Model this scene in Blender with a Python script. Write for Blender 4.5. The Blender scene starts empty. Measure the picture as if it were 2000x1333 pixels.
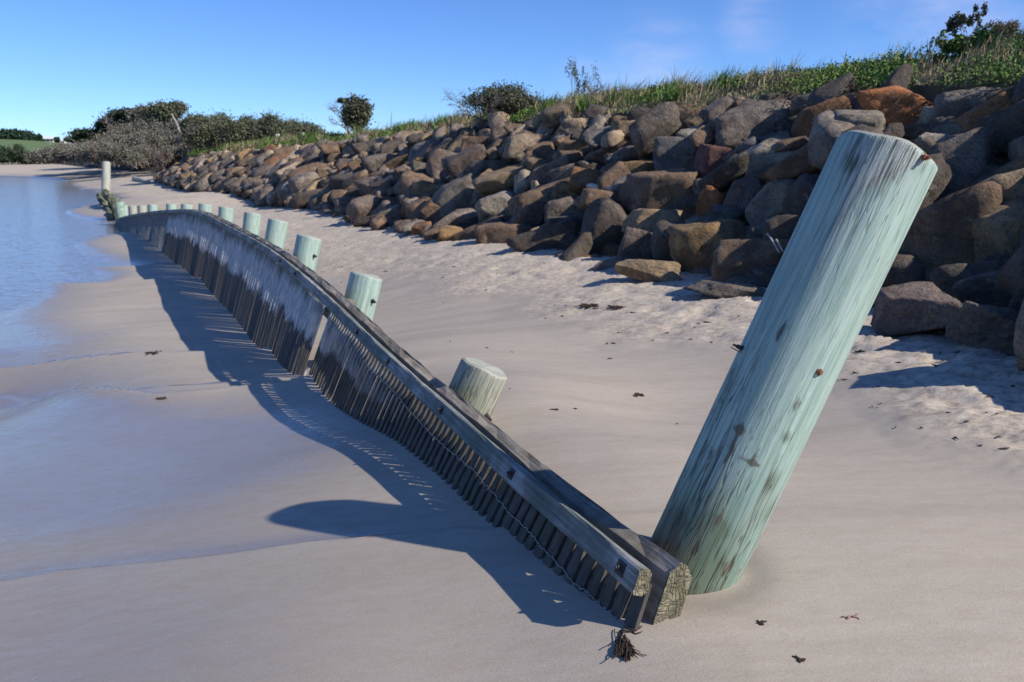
import bpy, bmesh, math, random
import numpy as np
from mathutils import Vector, Matrix
from mathutils.bvhtree import BVHTree

SC = bpy.context.scene
COL = SC.collection
R = math.radians

# ------------------------------------------------------------------ camera
F, HY, H = 1600.0, 300.0, 1.118            # focal length in photo pixels, horizon row, eye height
PITCH = math.atan((666.5 - HY) / F)
cam = bpy.data.cameras.new('camera')
cam.sensor_width = 36.0
cam.lens = 36.0 * F / 2000.0
cam.clip_start = 0.05
cam.clip_end = 6000
cam.dof.use_dof = True
cam.dof.focus_distance = 2.55
cam.dof.aperture_fstop = 6.5
camo = bpy.data.objects.new('camera', cam)
COL.objects.link(camo)
camo.location = (0, 0, H)
camo.rotation_euler = (R(90) - PITCH, 0, 0)
SC.camera = camo

# ------------------------------------------------------------------ world, sun, exposure
SUN_AZ, SUN_EL = 23.0, 36.0                # azimuth measured from +X towards -Y
wd = bpy.data.worlds.new('World')
SC.world = wd
wd.use_nodes = True
nt = wd.node_tree
nt.nodes.clear()
wo = nt.nodes.new('ShaderNodeOutputWorld')
bg = nt.nodes.new('ShaderNodeBackground')
sky = nt.nodes.new('ShaderNodeTexSky')
sky.sky_type = 'NISHITA'
sky.sun_disc = False
sky.sun_elevation = R(SUN_EL)
sky.sun_rotation = R(90 + SUN_AZ)
sky.altitude = 0
sky.air_density = 0.75
sky.dust_density = 0.0
sky.ozone_density = 3.0
bg.inputs['Strength'].default_value = 0.104
# thin fair weather clouds
tc = nt.nodes.new('ShaderNodeTexCoord')
mp = nt.nodes.new('ShaderNodeMapping'); mp.inputs['Scale'].default_value = (1, 1, 3.0)
nz = nt.nodes.new('ShaderNodeTexNoise'); nz.inputs['Scale'].default_value = 14.0; nz.inputs['Detail'].default_value = 6
rp = nt.nodes.new('ShaderNodeValToRGB')
rp.color_ramp.elements[0].position = 0.36; rp.color_ramp.elements[1].position = 0.70
rp.color_ramp.elements[1].color = (0.42, 0.42, 0.42, 1)
mx = nt.nodes.new('ShaderNodeMixRGB'); mx.inputs['Color2'].default_value = (5.6, 5.9, 8.0, 1)
hs = nt.nodes.new('ShaderNodeHueSaturation'); hs.inputs['Saturation'].default_value = 1.0
nt.links.new(tc.outputs['Generated'], mp.inputs['Vector'])
nt.links.new(mp.outputs['Vector'], nz.inputs['Vector'])
nt.links.new(nz.outputs['Fac'], rp.inputs['Fac'])
blobs = []
for (cx_, cy_, wid_) in ((1275, 140, .085), (1850, -10, .13), (1470, 45, .05), (1160, 175, .06)):
    dv_ = Vector(((cx_ - 1000) / F, math.cos(PITCH) - math.sin(PITCH) * 0 + (666.5 - cy_) / F * math.sin(PITCH), -math.sin(PITCH) + (666.5 - cy_) / F * math.cos(PITCH))).normalized()
    ds_ = nt.nodes.new('ShaderNodeVectorMath'); ds_.operation = 'DISTANCE'; ds_.inputs[1].default_value = dv_
    nt.links.new(tc.outputs['Generated'], ds_.inputs[0])
    mr_ = nt.nodes.new('ShaderNodeMapRange'); mr_.inputs['From Min'].default_value = wid_; mr_.inputs['From Max'].default_value = 0.0; mr_.interpolation_type = 'SMOOTHSTEP'
    nt.links.new(ds_.outputs['Value'], mr_.inputs['Value']); blobs.append(mr_.outputs['Result'])
acc_ = blobs[0]
for b_ in blobs[1:]:
    ma_ = nt.nodes.new('ShaderNodeMath'); ma_.operation = 'MAXIMUM'; nt.links.new(acc_, ma_.inputs[0]); nt.links.new(b_, ma_.inputs[1]); acc_ = ma_.outputs[0]
mm_ = nt.nodes.new('ShaderNodeMath'); mm_.operation = 'MULTIPLY'; nt.links.new(rp.outputs['Color'], mm_.inputs[0]); nt.links.new(acc_, mm_.inputs[1])
nt.links.new(mm_.outputs[0], mx.inputs['Fac'])
tn = nt.nodes.new('ShaderNodeMixRGB'); tn.blend_type = 'MULTIPLY'; tn.inputs['Fac'].default_value = 1.0
tn.inputs['Color2'].default_value = (0.63, 0.885, 1.32, 1)
nt.links.new(sky.outputs['Color'], tn.inputs['Color1'])
nt.links.new(tn.outputs['Color'], hs.inputs['Color'])
nt.links.new(hs.outputs['Color'], mx.inputs['Color1'])
nt.links.new(mx.outputs['Color'], bg.inputs['Color'])
nt.links.new(bg.outputs['Background'], wo.inputs['Surface'])

sl = bpy.data.lights.new('sun', 'SUN')
sl.energy = 5.0
sl.angle = R(0.53)
sl.color = (1.0, 0.93, 0.84)
so = bpy.data.objects.new('sun', sl)
COL.objects.link(so)
SUNV = Vector((math.cos(R(SUN_AZ)) * math.cos(R(SUN_EL)), -math.sin(R(SUN_AZ)) * math.cos(R(SUN_EL)), math.sin(R(SUN_EL))))
so.rotation_euler = SUNV.to_track_quat('Z', 'Y').to_euler()
SC.view_settings.view_transform = 'Standard'
SC.view_settings.look = 'None'
SC.view_settings.gamma = 1
SC.view_settings.exposure = 0.22
SC.view_settings.use_curve_mapping = False
SC.render.engine = 'CYCLES'
SC.cycles.max_bounces = 5
SC.cycles.diffuse_bounces = 2
SC.cycles.transparent_max_bounces = 4

rng = np.random.default_rng(7)

# ------------------------------------------------------------------ survey helpers: photo pixel -> place in the world
FWD = np.array([0, math.cos(PITCH), -math.sin(PITCH)])
UPV = np.array([0, math.sin(PITCH), math.cos(PITCH)])
RGT = np.array([1.0, 0, 0])
CAM = np.array([0, 0, H])
def ray(x, y): return FWD + RGT * (x - 1000) / F - UPV * (y - 666.5) / F
def at_depth(x, y, d): return CAM + ray(x, y) * d
def at_z(x, y, z):
    d = ray(x, y)
    return CAM + d * ((z - H) / d[2])
def proj(P):
    v = np.asarray(P) - CAM
    d = v @ FWD
    return 1000 + F * (v @ RGT) / d, 666.5 - F * (v @ UPV) / d, d

# ------------------------------------------------------------------ mesh helpers
def mesh_np(name, V, Fc, mat=None, smooth=False, attrs=None, colors=None):
    V = np.asarray(V, dtype=np.float32); Fc = np.asarray(Fc, dtype=np.int32)
    m = bpy.data.meshes.new(name)
    m.vertices.add(len(V)); m.vertices.foreach_set('co', V.ravel())
    k = Fc.shape[1]
    m.loops.add(Fc.size); m.loops.foreach_set('vertex_index', Fc.ravel())
    m.polygons.add(len(Fc))
    m.polygons.foreach_set('loop_start', np.arange(0, Fc.size, k, dtype=np.int32))
    if smooth: m.polygons.foreach_set('use_smooth', np.ones(len(Fc), dtype=bool))
    m.update(calc_edges=True)
    for n, a in (attrs or {}).items():
        at = m.attributes.new(n, 'FLOAT', 'POINT'); at.data.foreach_set('value', np.asarray(a, dtype=np.float32))
    if colors is not None:
        at = m.attributes.new('tint', 'FLOAT_COLOR', 'POINT')
        c = np.ones((len(V), 4), dtype=np.float32); c[:, :3] = colors
        at.data.foreach_set('color', c.ravel())
    if mat: m.materials.append(mat)
    m.validate(verbose=False)
    return m
def link(name, m, parent=None, loc=None):
    o = bpy.data.objects.new(name, m); COL.objects.link(o)
    if parent: o.parent = parent
    if loc is not None: o.location = loc
    return o
def tag(o, label=None, cat=None, group=None, kind=None):
    if label: o['label'] = label
    if cat: o['category'] = cat
    if group: o['group'] = group
    if kind: o['kind'] = kind
    return o
def empty(name, loc, label, cat, group=None):
    o = bpy.data.objects.new(name, None); o.empty_display_size = 0.1
    COL.objects.link(o); o.location = loc
    return tag(o, label, cat, group)
def bm_mesh(name, bm, mat, smooth=False):
    m = bpy.data.meshes.new(name); bm.to_mesh(m); bm.free()
    if mat: m.materials.append(mat)
    if smooth:
        for p in m.polygons: p.use_smooth = True
    return m
class MB:
    """collects tubes and quads as arrays"""
    def __init__(s): s.V = []; s.F = []; s.n = 0; s.C = []
    def add(s, V, Fc, col=None):
        V = np.asarray(V, float); s.V.append(V); s.F.append(np.asarray(Fc) + s.n); s.n += len(V)
        if col is not None: s.C.append(np.broadcast_to(col, (len(V), 3)))
    def tube(s, P, Rr, k=5, col=None, cap=True):
        P = np.asarray(P, float); n = len(P); Rr = np.broadcast_to(Rr, (n,))
        T = np.gradient(P, axis=0); T /= np.linalg.norm(T, axis=1)[:, None] + 1e-9
        ref = np.array([0, 0, 1.0]) if abs(T[0, 2]) < .9 else np.array([1.0, 0, 0])
        A = np.cross(T, ref); A /= np.linalg.norm(A, axis=1)[:, None] + 1e-9
        B = np.cross(T, A)
        th = np.arange(k) / k * 2 * math.pi
        V = (P[:, None] + Rr[:, None, None] * (A[:, None] * np.cos(th)[None, :, None] + B[:, None] * np.sin(th)[None, :, None])).reshape(-1, 3)
        i = np.arange(n - 1)[:, None] * k; j = np.arange(k)[None]
        q = np.stack([i + j, i + (j + 1) % k, i + k + (j + 1) % k, i + k + j], -1).reshape(-1, 4)
        if cap:
            V = np.vstack([V, P[0], P[-1]])
            a = n * k
            q = np.vstack([q, [[a, (t + 1) % k, t, t] for t in range(k)], [[a + 1, (n - 1) * k + t, (n - 1) * k + (t + 1) % k, (n - 1) * k + (t + 1) % k] for t in range(k)]])
        s.add(V, q, col)
    def mesh(s, name, mat, smooth=True):
        V = np.vstack(s.V); Fc = np.vstack(s.F)
        me = bpy.data.meshes.new(name)
        fs = [tuple(dict.fromkeys(f)) for f in Fc.tolist()]
        me.from_pydata(V.tolist(), [], fs)
        if s.C:
            at = me.attributes.new('tint', 'FLOAT_COLOR', 'POINT')
            c = np.ones((len(V), 4), dtype=np.float32); c[:, :3] = np.vstack(s.C); at.data.foreach_set('color', c.ravel())
        if mat: me.materials.append(mat)
        if smooth:
            for p in me.polygons: p.use_smooth = True
        return me

def vnoise(P, seed=0, freq=1.0, octv=3):
    """smooth sum-of-sines noise, about -1..1"""
    r = np.random.default_rng(seed); out = np.zeros(len(P)); amp = 1.0; tot = 0
    for o in range(octv):
        for k in range(4):
            d = r.normal(size=P.shape[1]); d /= np.linalg.norm(d)
            out += amp * .5 * np.sin((P @ d) * freq * (1.6 + r.random()) + r.random() * 6.28 + 1.3 * np.sin((P @ np.roll(d, 1)) * freq * 1.1 + r.random() * 6))
        tot += amp; amp *= .5; freq *= 2.1
    return out / tot

# ------------------------------------------------------------------ material helpers
class Mat:
    def __init__(s, name):
        s.m = bpy.data.materials.new(name); s.m.use_nodes = True
        s.t = s.m.node_tree; s.b = s.t.nodes['Principled BSDF']
    def n(s, typ, **kw):
        nd = s.t.nodes.new(typ)
        for k, v in kw.items(): setattr(nd, k, v)
        return nd
    def l(s, a, b): s.t.links.new(a, b)
    def coord(s, scale=(1, 1, 1), kind='Object', rot=(0, 0, 0)):
        c = s.n('ShaderNodeTexCoord'); m = s.n('ShaderNodeMapping')
        m.inputs['Scale'].default_value = scale; m.inputs['Rotation'].default_value = rot
        s.l(c.outputs[kind], m.inputs['Vector']); return m.outputs['Vector']
    def wcoord(s, scale=(1, 1, 1)):
        g = s.n('ShaderNodeNewGeometry'); m = s.n('ShaderNodeMapping'); m.inputs['Scale'].default_value = scale
        s.l(g.outputs['Position'], m.inputs['Vector']); return m.outputs['Vector']
    def noise(s, vec, scale, detail=4, rough=.55, dist=0):
        x = s.n('ShaderNodeTexNoise'); x.inputs['Scale'].default_value = scale
        x.inputs['Detail'].default_value = detail; x.inputs['Roughness'].default_value = rough
        x.inputs['Distortion'].default_value = dist; s.l(vec, x.inputs['Vector']); return x.outputs['Fac']
    def ramp(s, fac, stops, interp='LINEAR'):
        x = s.n('ShaderNodeValToRGB'); cr = x.color_ramp; cr.interpolation = interp
        while len(cr.elements) < len(stops): cr.elements.new(.5)
        for e, (p, c) in zip(cr.elements, stops):
            e.position = p; e.color = (c, c, c, 1) if isinstance(c, (int, float)) else (*c, 1)
        s.l(fac, x.inputs['Fac']); return x.outputs['Color']
    def mix(s, fac, a, b, mode='MIX'):
        x = s.n('ShaderNodeMixRGB', blend_type=mode)
        for k, v in (('Fac', fac), ('Color1', a), ('Color2', b)):
            if hasattr(v, 'is_output'): s.l(v, x.inputs[k])
            elif isinstance(v, (int, float)): x.inputs[k].default_value = v if k == 'Fac' else (v, v, v, 1)
            else: x.inputs[k].default_value = (*v, 1)
        return x.outputs['Color']
    def math(s, op, a, b=None, clamp=False):
        x = s.n('ShaderNodeMath', operation=op, use_clamp=clamp)
        for i, v in enumerate((a, b)):
            if v is None: continue
            if hasattr(v, 'is_output'): s.l(v, x.inputs[i])
            else: x.inputs[i].default_value = v
        return x.outputs[0]
    def attr(s, name, typ='GEOMETRY'):
        x = s.n('ShaderNodeAttribute', attribute_name=name, attribute_type=typ); return x
    def bump(s, h, strength=.5, dist=.01, prev=None):
        x = s.n('ShaderNodeBump'); x.inputs['Strength'].default_value = strength; x.inputs['Distance'].default_value = dist
        s.l(h, x.inputs['Height'])
        if prev: s.l(prev, x.inputs['Normal'])
        return x.outputs['Normal']
    def out(s, col=None, rough=None, normal=None, spec=None):
        for k, v in (('Base Color', col), ('Roughness', rough), ('Normal', normal), ('Specular IOR Level', spec)):
            if v is None: continue
            if hasattr(v, 'is_output'): s.l(v, s.b.inputs[k])
            elif k == 'Base Color': s.b.inputs[k].default_value = (*v, 1)
            else: s.b.inputs[k].default_value = v
        return s.m

# ================================================================== PALETTE
def mat_sand():
    M = Mat('beach sand'); w = M.wcoord()
    wet = M.attr('wet').outputs['Fac']; dry = M.attr('dry').outputs['Fac']
    big = M.noise(M.wcoord((.3, 2.8, 1)), 1.3, 4)
    grain = M.noise(w, 260, 2, .7); mid = M.noise(M.wcoord((1, 2.4, 1)), 9, 5, .6)
    wetn = M.math('ADD', wet, M.math('MULTIPLY', M.math('SUBTRACT', big, .5), .55))
    wetm = M.ramp(wetn, [(.04, 0), (.85, 1)])
    c = M.mix(M.ramp(big, [(.35, 0), (.68, 1)]), (.378, .330, .264), (.455, .398, .322))
    c = M.mix(M.ramp(mid, [(.42, 0), (.62, 1)]), c, M.mix(1, c, (.93, .92, .91), 'MULTIPLY'))
    c = M.mix(M.ramp(dry, [(.25, 0), (.7, 1)]), c, (.475, .41, .325))
    # thrown grains, shell grit and wrack flecks
    fl = M.noise(M.wcoord((1, 1.2, 1)), 17, 6, .8)
    c = M.mix(M.math('MULTIPLY', M.ramp(fl, [(.50, 0), (.60, 1)]), M.ramp(dry, [(.10, 0.02), (.4, .72)])), c, (.23, .18, .135))
    c = M.mix(M.math('MULTIPLY', M.ramp(fl, [(.38, 1), (.46, 0)]), M.ramp(dry, [(.15, 0), (.5, .8)])), c, (.60, .54, .455))
    c = M.mix(wetm, c, (.240, .203, .172))
    sp = M.ramp(grain, [(.3, .78), (.7, 1.2)])
    c = M.mix(.8, c, M.mix(1, c, sp, 'MULTIPLY'))
    rough = M.mix(wetm, M.ramp(mid, [(.4, .62), (.7, .75)]), M.ramp(mid, [(.4, .10), (.62, .26)]))
    rough = M.mix(M.ramp(dry, [(.2, 0), (.5, 1)]), rough, .92)
    h = M.math('ADD', M.math('MULTIPLY', grain, .25), M.math('MULTIPLY', fl, M.math('MULTIPLY', dry, 1.6)))
    nb = M.bump(h, .35, .006)
    hm = M.math('MULTIPLY', mid, M.math('SUBTRACT', 1.0, wetm))
    nb = M.bump(hm, .25, .01, nb)
    return M.out(c, rough, nb)
def mat_water():
    M = Mat('sea water')
    n = M.noise(M.wcoord((1, 3, 1)), 2.2, 3)
    M.b.inputs['Transmission Weight'].default_value = 0.0
    M.out((.19, .18, .165), .08, M.bump(n, .35, .05)); M.b.inputs['IOR'].default_value = 1.45
    return M.m
def mat_rock(vcol=False):
    M = Mat('basalt rock' + (' fill' if vcol else ''))
    if vcol: base = M.attr('tint').outputs['Color']; rnd = None
    else:
        oi = M.n('ShaderNodeObjectInfo'); base = oi.outputs['Color']
    v = M.wcoord()
    n1 = M.noise(v, 3.2, 6, .62, .6); n2 = M.noise(v, 11, 6, .7); n3 = M.noise(v, 55, 4, .7)
    c = M.mix(M.ramp(n1, [(.38, .0), (.62, 1)]), M.mix(1, base, (.50, .48, .49), 'MULTIPLY'), M.mix(1, base, (1.15, 1.12, 1.08), 'MULTIPLY'))
    c = M.mix(M.ramp(n2, [(.53, 0), (.66, .75)]), c, M.mix(1, base, (1.35, 1.12, .85), 'MULTIPLY'))
    c = M.mix(M.ramp(M.noise(M.wcoord((1.2, 1, 2)), 2.0, 5, .6, 1.2), [(.57, 0), (.68, .55)]), c, (.17, .10, .05))
    c = M.mix(M.ramp(M.noise(v, 5.3, 5, .7, .5), [(.60, 0), (.68, .7)]), c, (.32, .29, .25))
    c = M.mix(M.ramp(n3, [(.35, .6), (.5, 0)]), c, (.030, .026, .024))
    c = M.mix(M.ramp(M.noise(v, 7, 5, .7), [(.33, .65), (.43, 0)]), c, (.045, .040, .036))
    h = M.math('ADD', M.math('MULTIPLY', n2, 1.0), M.math('MULTIPLY', n3, .35))
    nb = M.bump(h, 1.0, .05); nb = M.bump(n1, .6, .07, nb)
    return M.out(c, .88, nb)
def mat_wood_grey(name, light=(.34, .33, .31), dark=(.12, .11, .095), moss=(.07, .085, .05), mossf=.5):
    M = Mat(name); v = M.coord((1, 1, 1), 'Object')
    gx = M.attr('along').outputs['Fac']; gu = M.attr('across').outputs['Fac']
    cb = M.n('ShaderNodeCombineXYZ'); M.l(gx, cb.inputs[0]); M.l(gu, cb.inputs[1])
    mp = M.n('ShaderNodeMapping'); mp.inputs['Scale'].default_value = (3, 110, 1); M.l(cb.outputs[0], mp.inputs['Vector'])
    g = M.noise(mp.outputs['Vector'], 1.0, 5, .65)
    p = M.noise(v, 9, 5, .65); q = M.noise(v, 2.5, 3)
    c = M.mix(M.ramp(g, [(.34, 0), (.62, 1)]), dark, light)
    c = M.mix(M.ramp(p, [(.44, 0), (.60, .75)]), c, M.mix(1, c, (.55, .53, .48), 'MULTIPLY'))
    c = M.mix(M.math('MULTIPLY', M.ramp(q, [(.42, 0), (.62, 1)]), mossf), c, moss)
    return M.out(c, .85, M.bump(g, .7, .006))
def mat_picket():
    M = Mat('weathered picket'); v = M.coord((1, 1, 1), 'Object'); w = M.wcoord()
    sep = M.n('ShaderNodeSeparateXYZ'); M.l(v, sep.inputs[0])
    oi = M.n('ShaderNodeObjectInfo')
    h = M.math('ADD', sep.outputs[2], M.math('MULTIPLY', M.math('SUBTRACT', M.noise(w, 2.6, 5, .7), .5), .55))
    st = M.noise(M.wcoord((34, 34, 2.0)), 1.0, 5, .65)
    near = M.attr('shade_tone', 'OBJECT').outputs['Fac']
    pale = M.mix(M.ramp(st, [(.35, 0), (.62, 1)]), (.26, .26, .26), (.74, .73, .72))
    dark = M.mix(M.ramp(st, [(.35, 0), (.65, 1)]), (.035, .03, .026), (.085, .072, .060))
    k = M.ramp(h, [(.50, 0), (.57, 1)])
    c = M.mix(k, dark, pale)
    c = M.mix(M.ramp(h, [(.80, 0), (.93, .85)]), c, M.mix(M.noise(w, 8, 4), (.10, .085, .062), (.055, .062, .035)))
    c2 = M.mix(M.ramp(st, [(.35, 0), (.68, 1)]), (.040, .034, .029), (.125, .11, .095))  # near pickets: dark timber, with the shade of their shadow side put into the colour
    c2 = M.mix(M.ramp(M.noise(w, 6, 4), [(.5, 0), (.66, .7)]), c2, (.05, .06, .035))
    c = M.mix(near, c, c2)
    c = M.mix(M.math('MULTIPLY', oi.outputs['Random'], .35), c, (.06, .052, .045))
    return M.out(c, .8, M.bump(st, .5, .004))
def mat_pile(name='green treated timber', ca=(.225, .345, .298), cb=(.365, .485, .41), cc=(.50, .61, .54)):
    M = Mat(name); v = M.coord((1, 1, 1), 'Object')
    g = M.noise(M.coord((46, 46, 2.2)), 1.0, 7, .74, .1); g2 = M.noise(M.coord((150, 150, 5)), 1.0, 5, .7)
    big = M.noise(M.coord((5, 5, 1.6)), 1.0, 4); pat = M.noise(v, 16, 5, .7)
    stain = M.attr('stain').outputs['Fac']; moss = M.attr('moss').outputs['Fac']; rough_ = M.attr('torn').outputs['Fac']
    c = M.mix(M.ramp(big, [(.35, 0), (.68, 1)]), ca, cb)
    c = M.mix(M.ramp(g, [(.42, 0), (.66, .8)]), c, cc)
    c = M.mix(M.math('MULTIPLY', M.ramp(g2, [(.33, .9), (.46, 0)]), .8), c, (.12, .22, .185))
    tornc = M.mix(M.ramp(g2, [(.42, 0), (.55, 1)]), (.07, .085, .075), (.50, .54, .49))
    c = M.mix(M.math('MULTIPLY', rough_, M.ramp(M.math('ADD', g, M.math('MULTIPLY', pat, .5)), [(.56, 0), (.70, 1)])), c, tornc)
    mo = M.math('ADD', moss, M.math('MULTIPLY', M.math('SUBTRACT', g, .5), 1.0))
    c = M.mix(M.ramp(mo, [(.30, 0), (.80, .85)]), c, M.mix(g, (.045, .085, .05), (.17, .215, .12)))
    sm = M.math('ADD', stain, M.math('ADD', M.math('MULTIPLY', M.math('SUBTRACT', g, .5), 1.9), M.math('MULTIPLY', M.math('SUBTRACT', M.noise(M.coord((1, 1, .45)), 45, 5, .75), .5), 2.2)))
    c = M.mix(M.ramp(sm, [(.46, 0), (.92, .9)]), c, M.mix(M.ramp(g2, [(.4, 0), (.6, 1)]), (.048, .042, .030), (.17, .155, .105)))
    cr = M.math('MAXIMUM', M.ramp(M.noise(M.coord((30, 30, 1.3)), 1.0, 2, .5, .25), [(.486, 0), (.497, 1), (.503, 1), (.514, 0)]), M.ramp(M.noise(M.coord((62, 62, 3.2)), 1.0, 2, .5, .2), [(.480, 0), (.496, .9), (.504, .9), (.52, 0)]))
    crm = M.math('MULTIPLY', cr, M.ramp(M.math('ADD', big, M.math('MULTIPLY', moss, .5)), [(.48, .15), (.72, 1)]))
    c = M.mix(crm, c, (.05, .055, .04))
    hh = M.math('SUBTRACT', M.math('ADD', g, M.math('MULTIPLY', rough_, M.math('MULTIPLY', g2, 2.5))), M.math('MULTIPLY', crm, .8))
    return M.out(c, .62, M.bump(hh, .6, .005))
def mat_simple(name, col, rough=.8, nscale=20, amp=.5, metal=0, kind='Object'):
    M = Mat(name); n = M.noise(M.coord((1, 1, 1), kind), nscale, 4)
    c = M.mix(M.ramp(n, [(.35, 0), (.65, 1)]), tuple(x * (1 - amp) for x in col), col)
    M.b.inputs['Metallic'].default_value = metal
    return M.out(c, rough, M.bump(n, .4, .01))
def mat_tint(name, rough=.75, trans=0.0, spec=.3):
    M = Mat(name); a = M.attr('tint').outputs['Color']
    M.out(a, rough, None, spec)
    return M.m
M_SAND, M_WATER = mat_sand(), mat_water()
M_ROCK, M_ROCKF = mat_rock(), mat_rock(True)
M_RAIL = mat_wood_grey('weathered rail timber', (.43, .435, .43), (.13, .128, .115), (.085, .115, .09), .7)
M_BEAM = mat_wood_grey('old beam timber', (.40, .355, .29), (.17, .145, .11), (.13, .125, .09), .4)
M_PICK, M_PILE = mat_picket(), mat_pile()
M_PILE2 = mat_pile('weathered grey pile timber', (.27, .275, .215), (.42, .42, .34), (.54, .54, .46))
M_RUST = mat_simple('rusty steel', (.34, .13, .06), .8, 60, .6)
M_DARKMETAL = mat_simple('blackened steel', (.045, .035, .035), .6, 60, .4)
M_WIRE = mat_simple('galvanised wire', (.45, .45, .44), .45, 90, .4, .6)
M_WEED = mat_simple('dried seaweed', (.045, .028, .018), .9, 40, .5)
M_DRIFT = mat_simple('bleached driftwood', (.52, .47, .40), .8, 25, .35)
M_LEAF = mat_tint('leaves and grass'); M_BARK = mat_tint('twigs and bark', .9)
M_SOIL = mat_simple('dark soil', (.075, .062, .048), .95, 6, .6)
M_WHITE = mat_simple('white painted timber', (.78, .78, .75), .6, 10, .1)

# ================================================================== SURVEY OF THE FENCE LINE
pile_px = [(1318, 1085, 2.21), (925, 800, 3.85), (700, 590, 6.0), (601, 512, 7.9), (541, 478, 9.8), (490, 450, 11.7), (440, 428, 13.6),
           (400, 418, 15.5), (364, 411, 17.4), (334, 411, 19.3), (298, 412, 21.2), (277, 418, 23.1), (258, 424, 25.0), (241, 428, 26.9)]
PB = np.array([at_depth(*p) for p in pile_px])                     # pile centres at beam level
st_px = [((1212, 1224), (1250, 1110)), ((1042, 1108), (1101, 987)), ((930, 1024), (993, 896)), ((850, 960), (915, 828)), ((734, 862), (796, 725)),
         ((656, 808), (718, 654)), ((595, 755), (652, 591)), ((540, 707), (591, 537)), ((493, 660), (538, 495)), ((424, 581), (454, 446)),
         ((370, 528), (390, 415)), ((307, 478), (317, 411)), ((260, 448), (264, 418)), ((222, 432), (224, 428))]
# plan curve of the rail = pile line shifted seaward
PBx = np.vstack([PB[0] + (PB[0] - PB[1]) * .5, PB, PB[-1] + (PB[-1] - PB[-2]) * .6])
tg = np.gradient(PBx[:, :2], axis=0); tg /= np.linalg.norm(tg, axis=1)[:, None]
nl = np.stack([tg[:, 1], -tg[:, 0]], 1)                             # landward
OFF = np.full(len(PBx), .30); OFF[:2] = .27
railplan = PBx[:, :2] - nl * OFF[:, None]
def plan_hit(px, py):
    best = None
    d = 4.0
    dd = ray(px, py)[:2]
    for i in range(len(railplan) - 1):
        a, b = railplan[i], railplan[i + 1]
        A = np.array([[dd[0], -(b - a)[0]], [dd[1], -(b - a)[1]]])
        if abs(np.linalg.det(A)) < 1e-9: continue
        t, u = np.linalg.solve(A, a)
        lo = -.5 if i == 0 else -.001
        if t > 0 and lo <= u <= 1.001: best = (t, i, u); break
    return best
ST_T, ST_G, ST_N, ST_D = [], [], [], []
for (g, t) in st_px:
    h_ = plan_hit(*t)
    if h_ is None: h_ = (pile_px[-1][2], len(railplan) - 2, 1)
    T = CAM + ray(*t) * h_[0]
    i = min(h_[1], len(tg) - 2)
    tt = tg[i] * (1 - h_[2]) + tg[i + 1] * h_[2]; tt /= np.linalg.norm(tt)
    r_ = ray(*g); tt3 = np.array([tt[0], tt[1], 0])
    k = ((T - CAM) @ tt3) / (r_ @ tt3)
    G = CAM + r_ * k
    ST_T.append(T); ST_G.append(G); ST_N.append([tt[1], -tt[0], 0]); ST_D.append(h_[0])
ST_T, ST_G, ST_N = np.array(ST_T), np.array(ST_G), np.array(ST_N)
for i_, zt_ in enumerate([.0, -.045, -.09, -.135, -.215, -.29, -.36]):   # the near end rests on the sand
    k_ = (H - zt_) / (H - ST_G[i_, 2]); ST_T[i_] = CAM + (ST_T[i_] - CAM) * k_; ST_G[i_] = CAM + (ST_G[i_] - CAM) * k_
ST_S = np.r_[0, np.cumsum(np.linalg.norm(np.diff(ST_T[:, :2], axis=0), axis=1))]
def catmull(S, A, s):
    s = np.atleast_1d(s)
    m = np.gradient(A, S, axis=0)
    i = np.clip(np.searchsorted(S, s) - 1, 0, len(S) - 2)
    h = (S[i + 1] - S[i]); t = (s - S[i]) / h
    t = t[:, None]; h = h[:, None]
    return ((2*t**3-3*t**2+1)*A[i] + (t**3-2*t**2+t)*h*m[i] + (-2*t**3+3*t**2)*A[i+1] + (t**3-t**2)*h*m[i+1])
SMAX = ST_S[-1]
def fence_at(s):
    """rail top edge T, ground point G, up axis u (along the pickets), seaward normal m, tangent"""
    T = catmull(ST_S, ST_T, s); G = catmull(ST_S, ST_G, s)
    e = .05
    tan = catmull(ST_S, ST_T, np.minimum(np.atleast_1d(s) + e, SMAX)) - catmull(ST_S, ST_T, np.maximum(np.atleast_1d(s) - e, 0))
    tan /= np.linalg.norm(tan, axis=1)[:, None]
    u = T - G
    ln = np.linalg.norm(u, axis=1)[:, None]
    u0 = np.array([.36, .15, .92]); f = np.clip((ln - .06) / .15, 0, 1)
    u = u / ln * f + u0 * (1 - f)
    u -= tan * np.sum(u * tan, 1)[:, None]; u /= np.linalg.norm(u, axis=1)[:, None]
    m = np.cross(tan, u)
    m *= np.sign(-(m @ np.array([1.0, .2, 0])))[:, None]
    return T, G, u, m, tan
print('stations', np.round(np.c_[ST_S, ST_T, ST_G], 2).tolist())

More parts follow.
